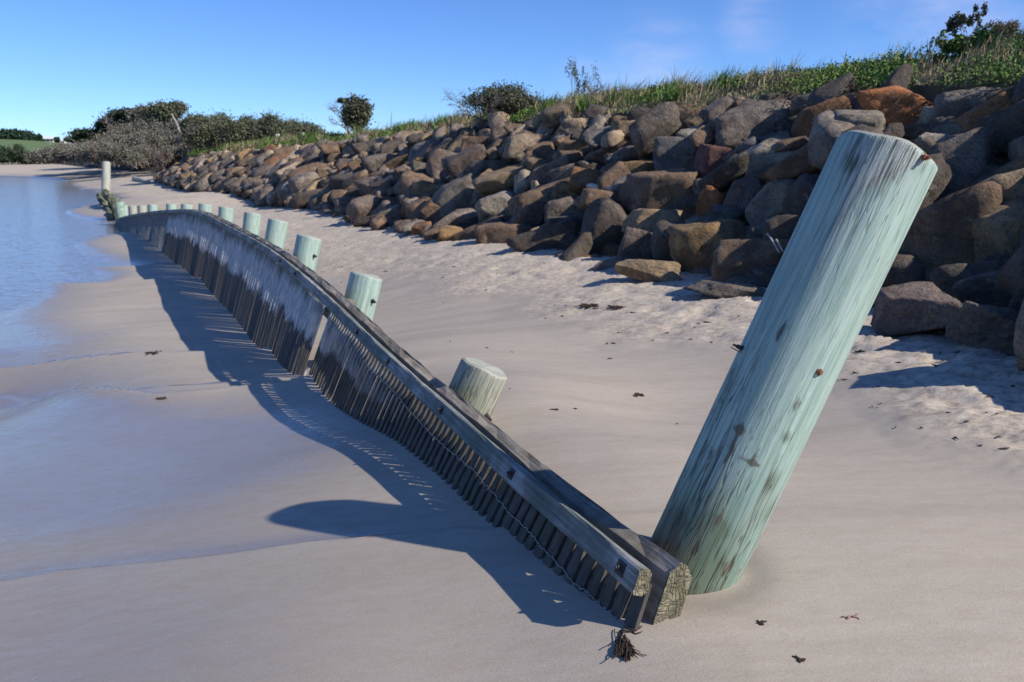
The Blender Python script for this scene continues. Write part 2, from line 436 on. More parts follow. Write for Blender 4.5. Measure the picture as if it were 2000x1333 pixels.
# ================================================================== GROUND
ZW = -1.09
ctrl = []
for G, N in zip(ST_G, ST_N):
    i_ = len(ctrl); k_ = np.clip((7.5 - G[1]) / 3.0, 0, 1) * np.clip((G[1] - 2.0) / 1.2, 0.0, 1)
    ctrl.append(G); ctrl.append(G + N * .75 + [0, 0, .04 + .13 * k_]); ctrl.append(G + N * .38 + [0, 0, .02 + .09 * k_])
    for off_ in ((.6, 1.5, 3.0, 6.0) if G[1] < 9 else (.8,)):
        ctrl.append(np.array([G[0] - N[0] * off_, G[1] - N[1] * off_, ZW + (G[2] - ZW) * math.exp(-off_ / 9.0)]))
for (x, y, z) in [(500, 1300, -.10), (0, 1333, -.20), (0, 800, -.95),
                  (1000, 1280, -.09), (1352, 1118, .0), (1480, 1200, 0.0), (1700, 1250, .01), (2000, 1000, .02), (1500, 900, -.02), (1250, 820, -.14), (1150, 700, -.2),
                  (1000, 620, -.3), (850, 540, -.38), (1900, 800, .02), (700, 470, -.52), (500, 400, -.68), (1700, 700, .0),
                  (2000, 705, .02), (1480, 590, -.06), (1200, 520, -.16), (850, 460, -.32), (600, 400, -.46), (400, 372, -.56), (310, 352, -.58), (205, 385, -.62), (240, 345, -.6),
                  (130, 340, -.75), (150, 322, -.2), (0, 324, -.3), (-200, 324, -.3), (300, 330, -.35), (2300, 830, .05)]:
    ctrl.append(at_z(x, y, z))
wl = [(0, 347), (75, 356), (60, 367), (150, 381), (160, 405), (162, 450), (150, 465), (88, 495), (116, 516), (112, 540)]
for p in wl: ctrl.append(at_z(*p, ZW))
for (x, y) in [(0, 372), (60, 385), (60, 430), (50, 470), (0, 500), (30, 530), (-300, 400), (-300, 600), (-200, 350)]:
    ctrl.append(at_z(x, y, ZW - .05) + [0, 0, -.05])
for p in [(0, 0, -.06), (1.5, .5, .0), (-1.5, .3, -.18), (-3, 1, -.36), (-6, 1, -.65), (-4, -4, -.4), (3, -3, .05), (6, 0, .05), (0, -8, -.05)]:
    ctrl.append(np.array(p, float))
ctrl = np.array(ctrl)
def uv(X, Y):
    Y2 = np.maximum(Y + 9.0, .5) - 6.2 * np.exp(-np.maximum(Y, -8) / 6.0) * 0
    q = Y + 3.0
    q = np.where(q > 1, q, np.exp(np.clip(q - 1, -30, 0)))
    return np.stack([X / (np.maximum(Y, 0) * .55 + 2.0), 1.6 * np.log(np.maximum(q, 1e-3))], 1)
CU = uv(ctrl[:, 0], ctrl[:, 1])
def kern(r2): return np.sqrt(r2 + .18 ** 2)
K = kern(((CU[:, None] - CU[None]) ** 2).sum(-1))
nC = len(CU)
Pm = np.c_[np.ones(nC), CU]
A = np.zeros((nC + 3, nC + 3)); A[:nC, :nC] = K - np.eye(nC) * 0.004; A[:nC, nC:] = Pm; A[nC:, :nC] = Pm.T
W = np.linalg.solve(A, np.r_[ctrl[:, 2], 0, 0, 0])
def rbf(X, Y, W=W, C=CU):
    U = uv(X, Y); out = np.zeros(len(X))
    for i in range(0, len(X), 20000):
        u = U[i:i + 20000]
        r2 = ((u[:, None] - C[None]) ** 2).sum(-1)
        out[i:i + 20000] = kern(r2) @ W[:-3] + W[-3] + u @ W[-2:]
    return out
def base_ground(X, Y):
    z = rbf(X, Y)
    far = np.clip((Y - 130) / 120, 0, 1)
    return np.clip(z, ZW - .45, .5) * (1 - far) + (-.6) * far
def hit_ground(px, py, fn=None):
    fn = fn or base_ground
    z = -.3
    for _ in range(14):
        P = at_z(px, py, z); z = .5 * z + .5 * float(fn(np.array([P[0]]), np.array([P[1]]))[0])
    P = at_z(px, py, z); return P
crest_px = [([(-300, 1160), (0, 1115), (300, 1083), (600, 1052), (880, 1040), (960, 1046)], .016, .30),
            ([(-300, 815), (0, 792), (300, 767), (460, 755), (560, 752)], .055, .35),
            ([(-300, 790), (0, 775), (200, 760), (420, 742), (520, 735)], .022, .22),
            ([(-300, 735), (0, 713), (200, 698), (400, 688), (500, 686)], .080, .6),
            ([(-300, 565), (0, 552), (200, 548), (320, 542), (380, 540)], .075, .8),
            ([(-300, 535), (0, 527), (150, 518), (280, 513), (330, 511)], .055, .8),
            ([(-300, 438), (0, 434), (150, 430), (232, 427)], .05, 1.2),
            ([(-300, 405), (0, 402), (150, 399), (215, 397)], .05, 1.5),
            ([(-300, 380), (0, 376), (150, 375), (200, 373)], .04, 2.)]
CRESTS = []
for pts, hgt, wd_ in crest_px:
    W3 = np.array([hit_ground(*p)[:2] for p in pts]); o_ = np.argsort(W3[:, 0]); CRESTS.append((W3[o_], hgt, wd_))
toe_px = [(2300, 830, .05), (2000, 705, .02), (1740, 640, .0), (1480, 590, -.06), (1200, 522, -.16), (1000, 490, -.25), (850, 460, -.32), (720, 432, -.4), (600, 402, -.46), (480, 384, -.52), (400, 372, -.56), (310, 352, -.58), (300, 336, -.45), (200, 327, -.3), (100, 321, -.25), (-60, 318, -.25), (-260, 317, -.2)]
TOE = np.array([at_z(*p) for p in toe_px])
TOE = np.vstack([[5.4, -12, .05], [4.9, -4, .05], [4.2, 1.5, .05], TOE])
def toe_dist(X, Y):
    """distance seaward of the toe line (positive on the beach)"""
    P = np.stack([X, Y], 1); best = np.full(len(P), 1e9); sg = np.ones(len(P))
    for a, b in zip(TOE[:-1, :2], TOE[1:, :2]):
        ab = b - a; t = np.clip(((P - a) @ ab) / (ab @ ab), 0, 1); q = a + t[:, None] * ab
        d = np.linalg.norm(P - q, axis=1); cr = ab[0] * (P - a)[:, 1] - ab[1] * (P - a)[:, 0]
        m_ = d < best; best[m_] = d[m_]; sg[m_] = np.sign(cr[m_])
    return best * sg
def dry_mask(X, Y):
    d = toe_dist(X, Y)
    wdt = np.clip(.40 + .155 * np.maximum(Y, 0), .5, 3.6)
    n = vnoise(np.stack([X, Y], 1), 3, .9, 3) * .28
    return np.clip(1.25 - d / wdt + n, 0, 1) * np.clip((Y + 1) / 3, 0, 1)
def ground_z(X, Y, rough=True):
    X = np.asarray(X, float); Y = np.asarray(Y, float)
    z = base_ground(X, Y)
    for (W3, hgt, wd_) in CRESTS:
        yc = np.interp(X, W3[:, 0], W3[:, 1]) + .035 * np.sin(X * 3.1 + hgt * 90)
        t = yc - Y
        e = .03 + .004 * np.maximum(Y, 0)
        rise = np.clip((t + e) / e, 0, 1); rise = rise * rise * (3 - 2 * rise)
        fade = np.clip((W3[-1, 0] + 1.1 - X) / 1.0, 0, 1)
        fade = fade * fade * (3 - 2 * fade)
        z = z + hgt * fade * (rise * np.exp(-np.maximum(t, 0) / wd_) - .35)
    if rough:
        P = np.stack([X, Y], 1); dm = dry_mask(X, Y)
        z = z + .008 * vnoise(P * [1, 1.6], 11, 1.1, 3)
        k = np.clip(dm * 1.5, 0, 1)
        z = z + k * (.012 * vnoise(P, 21, 17.0, 2) + .012 * vnoise(P, 22, 5.0, 2)) + dm * .05
        z = z - k * .03 * np.clip(vnoise(P, 27, 8.0, 1) - .45, 0, 1)
        # low sweep rings of swash round the near pile foot
    dP = np.hypot(X - .49, Y - 2.06)
    z = z - .007 * np.exp(-((dP - .15) / .05) ** 2)
    return z
ys = [-14, -8, -5, -3, -1.5, -.5]
y = 0.2
while y < 160: ys.append(y); y += max(.014, .0068 * y)
while y < 5000: ys.append(y); y *= 1.12
ys = np.array(ys)
us = np.concatenate([np.linspace(-3.0, -.80, 40)[:-1], np.linspace(-.80, .75, 400), np.linspace(.75, 3, 40)[1:]])
YY, UU = np.meshgrid(ys, us, indexing='ij'); XX = UU * (np.maximum(YY, 0) + 1.6)
gx, gy = XX.ravel(), YY.ravel()
gz_ = ground_z(gx, gy)
nr, nc = YY.shape
ii = (np.arange(nr - 1)[:, None] * nc + np.arange(nc - 1)[None]).ravel()
faces = np.stack([ii, ii + 1, ii + nc + 1, ii + nc], 1)
# wetness survey
wp = [(0, 1333, .5), (0, 1150, .45), (0, 1090, .32), (0, 1000, .9), (0, 900, .85), (0, 820, 1), (0, 770, 1.1), (0, 735, .3), (0, 690, .95), (0, 600, 1.1), (0, 560, 1.2), (60, 640, .9), (130, 600, .15), (200, 620, 0), (110, 560, .4), (250, 570, 0), (200, 520, .0), (300, 650, 0), (250, 700, .5), (150, 735, .2), (400, 715, .0),
      (150, 780, 1), (300, 800, .95), (450, 820, .85), (560, 830, .8), (610, 850, .7), (660, 860, .6), (450, 900, 1.0), (300, 950, .95), (150, 1000, .85), (600, 900, .7), (700, 930, .1), (450, 980, .65), (300, 1040, .55), (150, 1060, .4), (500, 1060, .2), (200, 1110, .45), (400, 1085, .4), (600, 1065, .3), (300, 1200, .50), (500, 1200, .42), (400, 1333, .45), (700, 1200, .32), (700, 1333, .34), (850, 1180, .22),
      (1000, 1290, .05), (1400, 1250, 0), (1900, 1200, 0), (1500, 900, 0), (1100, 700, 0), (1800, 750, 0), (800, 560, 0), (500, 760, .1), (430, 770, .25), (300, 500, 0), (230, 480, 0), (260, 400, 0), (100, 350, .1), (300, 360, 0), (190, 430, .3), (180, 400, .2), (160, 340, .0), (600, 450, 0), (100, 500, .8), (150, 540, .3), (-300, 700, 1), (-300, 1000, .8)]
WPp = np.array([hit_ground(a, b)[:2] for a, b, _ in wp]); WC = uv(WPp[:, 0], WPp[:, 1])
Kw = kern(((WC[:, None] - WC[None]) ** 2).sum(-1)); n2 = len(WC)
Aw = np.zeros((n2 + 3, n2 + 3)); Aw[:n2, :n2] = Kw - np.eye(n2) * .01; Aw[:n2, n2:] = np.c_[np.ones(n2), WC]; Aw[n2:, :n2] = np.c_[np.ones(n2), WC].T
Ww = np.linalg.solve(Aw, np.r_[[w[2] for w in wp], 0, 0, 0])
wet = np.clip(rbf(gx, gy, Ww, WC), 0, 1.1) * np.clip((90 - gy) / 60, 0, 1)
wet = np.maximum(wet, np.clip((ZW + .085 - gz_) / .07, 0, 1.1))
# water that lingers in front of each ridge foot
for (W3, hgt, wd_) in CRESTS[:6]:
    t = gy - (np.interp(gx, W3[:, 0], W3[:, 1]))
    wet = wet + .8 * np.exp(-np.clip(t - .03, 0, 9) / (.03 + wd_ * .16)) * (t > 0) * np.clip((W3[-1, 0] - 0.25 * wd_ - gx) / (1.2 * wd_), 0, 1)
    wet = wet * (1 - .55 * np.exp(-np.clip(-t, 0, 9) / (wd_ * .35)) * (t <= 0) * (hgt > .04))
rp1 = np.hypot(gx - .49, gy - 2.06); wet = wet + .35 * np.exp(-((rp1 - .17) / .07) ** 2)
dry = dry_mask(gx, gy)
far_b = np.clip((gy - 60) / 30, 0, 1) * (gz_ > ZW + .2)
dry = np.maximum(dry, far_b)
me = mesh_np('beach_sand', np.stack([gx, gy, gz_], 1), faces, M_SAND, True, {'wet': wet * (1 - dry), 'dry': dry})
tag(link('beach_sand', me), 'smooth grey beige beach sand, wet towards the sea', kind='structure')
def gzat(x, y): return float(ground_z(np.array([x]), np.array([y]))[0])
# sea
wx = np.array([-900, -300, -80, -30, -12, -4]); wy = np.array([-30, 5, 20, 60, 100, 200.])
V = [(a, b, ZW) for b in wy for a in wx]
Fq = [(j * 6 + i, j * 6 + i + 1, (j + 1) * 6 + i + 1, (j + 1) * 6 + i) for j in range(5) for i in range(5)]
tag(link('sea_water', mesh_np('sea_water', V, Fq, M_WATER, True)), 'shallow sea water lapping the left of the beach', kind='structure')

# ================================================================== BANK
crx = [-300, 100, 330, 380, 480, 600, 700, 800, 900, 1000, 1200, 1400, 1500, 1640, 1900, 2000, 2600]
cry = [303, 303, 309, 309, 302, 292, 281, 272, 261, 246, 234, 218, 203, 190, 172, 170, 150]
grx = [-300, 100, 330, 450, 540, 620, 700, 800, 900, 1000, 1100, 1200, 1300, 1500, 1640, 1800, 1900, 2000, 2600]
gry = [300, 300, 301, 290, 277, 272, 267, 256, 240, 226, 210, 197, 184, 166, 146, 130, 120, 116, 100]
S_ = np.r_[0, np.cumsum(np.linalg.norm(np.diff(TOE[:, :2], axis=0), axis=1))]
# station spacing grows with distance
ss = [0.0]
while ss[-1] < S_[-1]:
    ss.append(ss[-1] + max(.45, .035 * max(0, ss[-1] - 14)))
ss = np.array(ss[:-1] + [S_[-1]])
toe = np.stack([np.interp(ss, S_, TOE[:, k]) for k in range(3)], 1)
tt = np.gradient(toe[:, :2], axis=0); tt /= np.linalg.norm(tt, axis=1)[:, None]
for _ in range(6):
    tt[1:-1] = (tt[:-2] + 2 * tt[1:-1] + tt[2:]) / 4
tt /= np.linalg.norm(tt, axis=1)[:, None]
nn = np.stack([tt[:, 1], -tt[:, 0]], 1)
def solve_z(p, n, zt, slope, extra, cx, cy, zmin, zmax):
    lo, hi = zmin, zmax
    for _ in range(24):
        zc = (lo + hi) / 2; w = slope * (zc - zt) + extra
        P = np.array([p[0] + n[0] * w, p[1] + n[1] * w, zc])
        if P[1] < 1.0: return None
        x, y, d = proj(P)
        if d < .5: return None
        if y > np.interp(x, cx, cy): lo = zc
        else: hi = zc
    return (lo + hi) / 2
ZC, ZG = [], []
for p, n in zip(toe, nn):
    ZC.append(solve_z(p, n, p[2], 1.45, 0, crx, cry, p[2] + .3, 3)); ZG.append(None)
ZCv = [z for z in ZC if z is not None]
i0 = next(i for i, z in enumerate(ZC) if z is not None)
for i in range(len(ZC)):
    if ZC[i] is None or i < i0 + 3: ZC[i] = None
i0 = next(i for i, z in enumerate(ZC) if z is not None)
ZC = np.array([ZC[i0] if z is None else z for z in ZC])
ZC = np.minimum(ZC, 2.4)
for _ in range(3): ZC[1:-1] = (ZC[:-2] + 2 * ZC[1:-1] + ZC[2:]) / 4
WCR = 1.45 * (ZC - toe[:, 2])
ZG = []
for p, n, zc, w in zip(toe, nn, ZC, WCR):
    lo, hi = zc, zc + 1.6; ok = True
    for _ in range(24):
        zg = (lo + hi) / 2; P = np.array([p[0] + n[0] * (w + 1.5), p[1] + n[1] * (w + 1.5), zg])
        x, y, d = proj(P)
        if P[1] < 2 or d < .5: ok = False; break
        if y > np.interp(x, grx, gry): lo = zg
        else: hi = zg
    ZG.append(zg if ok else None)
j0 = next(i for i, z in enumerate(ZG) if z is not None) + 2
ZG = np.array([ZG[j0] if (z is None or i < j0) else z for i, z in enumerate(ZG)])
for _ in range(3): ZG[1:-1] = (ZG[:-2] + 2 * ZG[1:-1] + ZG[2:]) / 4
print('bank', [(round(s, 1), np.round(t, 1).tolist(), round(a, 2), round(b, 2)) for s, t, a, b in list(zip(ss, toe, ZC, ZG))[::8]])
prof = [lambda i: (-.6, toe[i, 2] - .7), lambda i: (.25, toe[i, 2] - .12)]
def bank_pt(i, k, f):
    return None
rows = []
NP = 26
fr = np.linspace(0, 1, 10)
for i in range(len(ss)):
    w, zc, zt, zg = WCR[i], ZC[i], toe[i, 2], ZG[i]
    far = ss[i] > 95
    L = [(-.7, zt - .9), (0.05, zt - .30)] + [(f * w, zt + (zc - zt) * f - .10) for f in fr[1:]]
    L += [(w + .22, zc + .06), (w + .7, zc + (zg - zc) * .55), (w + 1.1, zc + (zg - zc) * .85), (w + 1.5, zg), (w + 2.5, zg + .03), (w + 5, zg + .04), (w + 12, zg + .02), (w + 40, zg - .2), (w + 120, zg - .5)]
    rows.append([(toe[i, 0] + nn[i, 0] * a, toe[i, 1] + nn[i, 1] * a, b) for a, b in L])
BV = np.array(rows); ns, npf = BV.shape[:2]
flat = BV.reshape(-1, 3).copy()
flat[:, 2] += .035 * vnoise(flat[:, :2], 5, 1.8, 3)
ii = (np.arange(ns - 1)[:, None] * npf + np.arange(npf - 1)[None]).ravel()
bf = np.stack([ii, ii + npf, ii + npf + 1, ii + 1], 1)
MG = Mat('grass bank ground'); n1 = MG.noise(MG.wcoord(), 4, 5)
MG.out(MG.mix(MG.attr('grassy').outputs['Fac'], (.045, .038, .032), MG.mix(MG.ramp(n1, [(.4, 0), (.6, 1)]), (.085, .066, .042), (.10, .105, .045))), .95, MG.bump(n1, .6, .04))
vis = flat.copy().reshape(ns, npf, 3)
for i in range(ns):
    if ss[i] < 100: vis[i, 1:11, 2] -= .30; vis[i, 1:11, :2] += nn[i] * .16
vis = vis.reshape(-1, 3)
tag(link('embankment', mesh_np('embankment', vis, bf, MG.m, True, {'grassy': np.tile((np.arange(npf) >= 11).astype(float), ns)})), 'grassed earth bank behind the rocks', kind='structure')
bvh = BVHTree.FromPolygons([Vector(v) for v in flat], bf.tolist())
def hit_bank(px, py):
    d = Vector(ray(px, py)); d.normalize()
    loc, nrm, idx, dist = bvh.ray_cast(Vector(CAM), d, 400)
    return (None, None) if loc is None else (np.array(loc), nrm)

# ================================================================== ROCKS
def ico(sub):
    bm = bmesh.new(); bmesh.ops.create_icosphere(bm, subdivisions=sub, radius=1)
    V = np.array([v.co[:] for v in bm.verts]); Fc = np.array([[v.index for v in f.verts] for f in bm.faces]); bm.free(); return V, Fc
ICO = {k: ico(k) for k in (2, 3, 4, 5)}
def rock_shape(seed, sub=3, planes=6, sharp=40, pointed=0):
    r = np.random.default_rng(seed); D, Fc = ICO[sub]
    N = r.normal(size=(planes, 3)); N /= np.linalg.norm(N, axis=1)[:, None]
    N = np.vstack([N, [[0, 0, 1], [0, 0, -1], [0, -1, 0], [1, 0, 0], [-1, 0, 0], [0, 1, 0]] + r.normal(size=(6, 3)) * .22])
    N /= np.linalg.norm(N, axis=1)[:, None]
    off = r.uniform(.64, .88, len(N)); off[-6:] = r.uniform(.60, .80, 6)
    if pointed:
        N = np.vstack([N, [[.78, -.1, .55], [-.82, -.2, .45]]]); off = np.r_[off, .55, .55]
    c = np.maximum(D @ N.T, 1e-3) / off
    rad = (np.sum(c ** sharp, axis=1)) ** (-1.0 / sharp)
    V = D * rad[:, None]
    V /= np.percentile(np.abs(V), 99.2, axis=0)
    V *= (1 + .055 * vnoise(V, seed + 1, 2.2, 3) + (.030 if sub > 3 else .02) * vnoise(V, seed + 2, 7.5, 3) + (.012 * vnoise(V, seed + 3, 19, 2) if sub > 3 else 0))[:, None]
    return V, Fc
CK = 1.32
COLS = dict(grey=(.168, .153, .140), lgrey=(.27, .26, .235), blue=(.155, .158, .162), dark=(.088, .078, .070), brown=(.165, .118, .082), tan=(.25, .20, .135), ochre=(.235, .165, .085),
            orange=(.36, .155, .065), maroon=(.14, .070, .062), purple=(.152, .126, .116), beige=(.33, .275, .215), rust=(.20, .115, .062))
picks = [  # centre x, y, width, height, tilt, colour
 (1465,238,175,82,14,'grey'),(1326,227,118,46,24,'brown'),(1443,202,44,24,5,'beige'),(1474,205,48,26,8,'purple'),(1528,198,66,40,10,'dark'),(1578,202,62,42,0,'grey'),(1612,236,112,84,8,'rust'),
 (1238,252,100,36,8,'tan'),(1245,292,58,38,-20,'purple'),(1322,306,98,78,0,'blue'),(1400,312,72,82,0,'maroon'),(1486,310,130,74,20,'lgrey'),(1560,322,170,62,32,'rust'),(1243,330,90,48,12,'ochre'),
 (1297,368,155,88,16,'brown'),(1380,366,50,34,0,'blue'),(1385,402,72,88,0,'orange'),(1452,382,74,76,0,'purple'),(1515,391,100,82,25,'lgrey'),(1584,392,90,104,38,'dark'),(1252,229,52,38,10,'dark'),
 (1213,238,38,28,5,'brown'),(1213,310,34,24,0,'blue'),(1288,430,124,56,-4,'tan'),(1248,486,92,104,4,'purple'),(1387,478,176,108,12,'ochre'),(1418,424,74,44,-10,'blue'),(1465,508,160,104,8,'brown'),
 (1500,452,66,54,0,'grey'),(1540,460,90,90,20,'dark'),(1560,540,110,90,5,'dark'),
 (1757,208,140,72,-12,'orange'),(1680,197,118,44,3,'purple'),(1686,170,44,22,0,'tan'),(1820,226,44,42,10,'lgrey'),(1848,236,48,26,4,'grey'),(1888,200,116,66,8,'grey'),(1940,221,124,72,20,'rust'),
 (1980,250,124,90,22,'dark'),(1785,258,92,38,4,'brown'),(1826,285,66,56,-10,'lgrey'),(1888,273,66,30,12,'grey'),(1868,330,132,120,32,'grey'),(1942,356,165,42,40,'brown'),(1982,385,124,128,15,'tan'),
 (1898,160,46,22,10,'beige'),(1985,180,56,30,8,'brown'),(1836,468,215,170,20,'brown'),(1970,446,110,124,5,'tan'),(1960,570,150,110,5,'dark'),(1740,330,120,90,20,'grey'),(1690,400,120,110,20,'dark'),(1890,560,120,110,0,'dark'),(1740,540,130,120,0,'dark'),
 (2030,620,110,130,0,'dark'),(2040,300,100,100,20,'grey'),(2060,500,120,130,5,'dark'),
 (980,236,58,38,5,'beige'),(938,242,26,30,-20,'tan'),(930,286,62,44,-5,'brown'),(905,266,44,32,20,'grey'),(1000,300,48,40,5,'grey'),(1118,249,76,42,4,'beige'),(1128,284,84,34,18,'ochre'),(1118,306,74,26,-4,'brown'),
 (1060,294,60,34,10,'brown'),(985,278,58,32,22,'brown'),(1050,262,20,16,0,'orange'),(1028,247,14,20,0,'orange'),(1072,273,34,24,-10,'grey'),(870,326,74,64,-8,'purple'),(955,327,96,32,8,'purple'),(990,346,118,36,20,'tan'),
 (1050,321,44,30,0,'tan'),(1075,334,80,44,18,'purple'),(1125,332,88,38,28,'grey'),(1150,353,92,50,-8,'rust'),(1025,349,56,64,28,'lgrey'),(1046,365,20,28,10,'beige'),(1172,302,56,28,22,'brown'),(1207,309,50,22,10,'blue'),
 (969,399,96,52,8,'lgrey'),(1065,388,160,52,22,'brown'),(1113,373,72,30,-6,'tan'),(1093,408,62,52,10,'grey'),(1187,436,112,156,4,'dark'),(987,460,104,72,-18,'brown'),(935,456,104,42,30,'brown'),(1085,466,145,66,18,'dark'),
 (893,432,98,42,25,'grey'),(903,373,118,54,25,'grey'),(840,369,66,44,10,'tan'),(847,411,62,44,30,'brown'),(1120,440,90,60,0,'dark'),(1030,425,90,50,10,'dark'),
 (683,297,32,32,0,'beige'),(659,310,40,30,10,'brown'),(726,308,50,22,-6,'tan'),(726,283,50,24,25,'grey'),(800,266,56,24,4,'beige'),(839,287,34,26,-8,'brown'),(774,322,96,26,28,'brown'),(780,336,56,20,14,'lgrey'),
 (727,388,20,26,-10,'orange'),(687,402,74,38,4,'grey'),(765,394,58,24,-4,'brown'),(768,421,76,34,28,'grey'),(829,409,70,56,35,'brown'),(716,334,56,26,8,'brown'),(638,338,40,30,10,'tan'),(795,300,44,24,20,'grey'),
]
COLS = {k: (CK * v[0] * 1.04, CK * v[1] * .97, CK * v[2] * .86) for k, v in COLS.items()}
wall = empty('rock_wall', (toe[30, 0], toe[30, 1], toe[30, 2]), 'long sloping sea wall of tumbled brown and grey boulders along the beach', 'sea wall')
wall_inv = Matrix.Translation(-Vector(wall.location))
placed = []
def set_obj(o, c, jit=.12, r=rng):
    k = 1 + r.normal() * jit
    o.color = (max(.02, c[0] * k), max(.02, c[1] * k), max(.02, c[2] * k), 1)
def local_frame(P, rot):
    v = P - CAM; h1 = np.array([v[1], -v[0], 0.0]); h1 /= np.linalg.norm(h1); zz = np.array([0, 0, 1.0]); a = R(rot)
    ex = h1 * math.cos(a) + zz * math.sin(a); ez = -h1 * math.sin(a) + zz * math.cos(a); ey = np.cross(ez, ex)
    return np.stack([ex, ey, ez], 1)
def place_rock(P, half, Mx, seed, sub, pointed=0, label=None, name='rock', parent=None, col='grey', smooth=True):
    V, Fc = rock_shape(seed, sub, pointed=pointed)
    V = (V * np.asarray(half)) @ Mx.T
    o = link(name, mesh_np(name, V, Fc, M_ROCK, smooth), parent)
    loc = Vector(P)
    o.location = loc - parent.location if parent else loc
    set_obj(o, COLS[col] if isinstance(col, str) else col)
    if label: o['label'] = label
    return o
n_part = 0
plabels = {(1757,208): 'rusty orange boulder near the grass', (1400,312): 'maroon boulder', (1187,436): 'tall pointed dark slab', (1387,478): 'large ochre boulder with a grey cap'}
for k, (x, y, w, h, rot, c) in enumerate(picks):
    P, nrm = hit_bank(x, y + h * .12)
    if P is None: continue
    v_ = (P - CAM) / np.linalg.norm(P - CAM); ci = np.argmin(np.hypot(toe[:, 0] + nn[:, 0] * WCR - P[0], toe[:, 1] + nn[:, 1] * WCR - P[1]))
    a_ = (P[:2] - toe[ci, :2]) @ nn[ci] - WCR[ci]
    if a_ > .2: P = P - v_ * (a_ - .2) / max(.25, v_[:2] @ nn[ci])
    d = (P - CAM) @ FWD
    a, b = w * .5 / F * d * 1.12, h * .5 / F * d * 1.16
    cdep = min(max(.75 * math.sqrt(a * b), .6 * a), a * 1.1)
    P = P + np.array([0, 0, -.0])
    Mx = local_frame(P, rot * .9)
    place_rock(P, (a, cdep, b), Mx, 100 + k, 4 if w > 60 else 3, pointed=1 if (x, y) == (1187, 436) else 0, parent=wall, col=c, label=plabels.get((x, y)))
    placed.append((P[0], P[1], P[2], (a * b) ** .5, x, y, a, b, rot)); n_part += 1
# procedural remainder of the wall
protos = []
for k in range(28):
    V, Fc = rock_shape(900 + k, 3, planes=3 + k % 4)
    protos.append(mesh_np('rock', V, Fc, M_ROCK, True))
pl = np.array([[p[0], p[1], p[2], p[3]] for p in placed])
cand = []
keys = list(COLS); wts = np.array([5.5, 2.0, 1.0, 2.6, 4.0, 1.9, .7, .06, .10, 2.6, 1.7, .6]); wts /= wts.sum()
s_end = S_[3 + 11] + .5                      # the wall stops where the dune scrub starts
r2 = np.random.default_rng(5)
P_list = pl[:, :3].copy().tolist(); R_list = (pl[:, 3] * 1.2).tolist()
procs = []
def surf(s, f):
    i = np.clip(np.searchsorted(ss, s) - 1, 0, len(ss) - 2); t = (s - ss[i]) / (ss[i + 1] - ss[i])
    q0 = toe[i] * (1 - t) + toe[i + 1] * t; n = nn[i] * (1 - t) + nn[i + 1] * t
    w = WCR[i] * (1 - t) + WCR[i + 1] * t; zc = ZC[i] * (1 - t) + ZC[i + 1] * t
    return np.array([q0[0] + n[0] * w * f, q0[1] + n[1] * w * f, q0[2] + (zc - q0[2]) * f]), n, w
for (bx_, by_, br_) in ((1782, 655, .62), (1700, 640, .4), (1923, 680, .5), (1267, 545, .5), (1210, 540, .3), (1440, 580, .6), (1370, 565, .4)):
    P_list.append(hit_ground(bx_, by_)); R_list.append(br_)
PA = np.array(P_list); RA = np.array(R_list)
PK = np.array([[p[4], p[5], 2 * p[6] * F / ((np.array(p[:3]) - CAM) @ FWD), 2 * p[7] * F / ((np.array(p[:3]) - CAM) @ FWD)] for p in placed]); PKd = np.array([(np.array(p[:3]) - CAM) @ FWD for p in placed])
for rad_m, tries in ((.46, 900), (.36, 2500), (.25, 7000), (.15, 7000)):
    for _ in range(tries):
        s = r2.uniform(2.0, s_end); f = r2.uniform(-.02, 1.03)
        endk = (s_end - s) / 6.0
        if endk < 1 and f > .25 + .75 * endk: continue
        P, n, w = surf(s, f)
        rad = rad_m * r2.uniform(.8, 1.2) * (1 if s < 27 else .78)
        if s < 19: rad = min(rad, .30)
        if f > .84 and (rad > .22 or s < 17): continue
        if f < .06 and rad > .2: continue
        dd = np.linalg.norm(PA - P, axis=1)
        if np.any(dd < (RA + rad) * .72): continue
        x_, y_, d_ = proj(P)
        if d_ > .5 and -100 < x_ < 2100:      # keep the surveyed boulders uncovered
            rp_x = F * rad / d_
            if np.any((((PK[:, 0] - x_) / (PK[:, 2] * .5 + rp_x * .25)) ** 2 + ((PK[:, 1] - y_) / (PK[:, 3] * .5 + rp_x * .25)) ** 2 < 1) & (PKd > d_ - .1)): continue
        PA = np.vstack([PA, P]); RA = np.r_[RA, rad]
        procs.append((P, rad, n))
info = []
for P, rad, n in procs:
    x, y, d = proj(P)
    vis = d > .5 and -60 < x < 2060
    info.append((F * rad / d if vis else 0))
order = np.argsort(-np.array(info))
budget = 296 - n_part
stuffV, stuffF, stuffC, off = [], [], [], 0
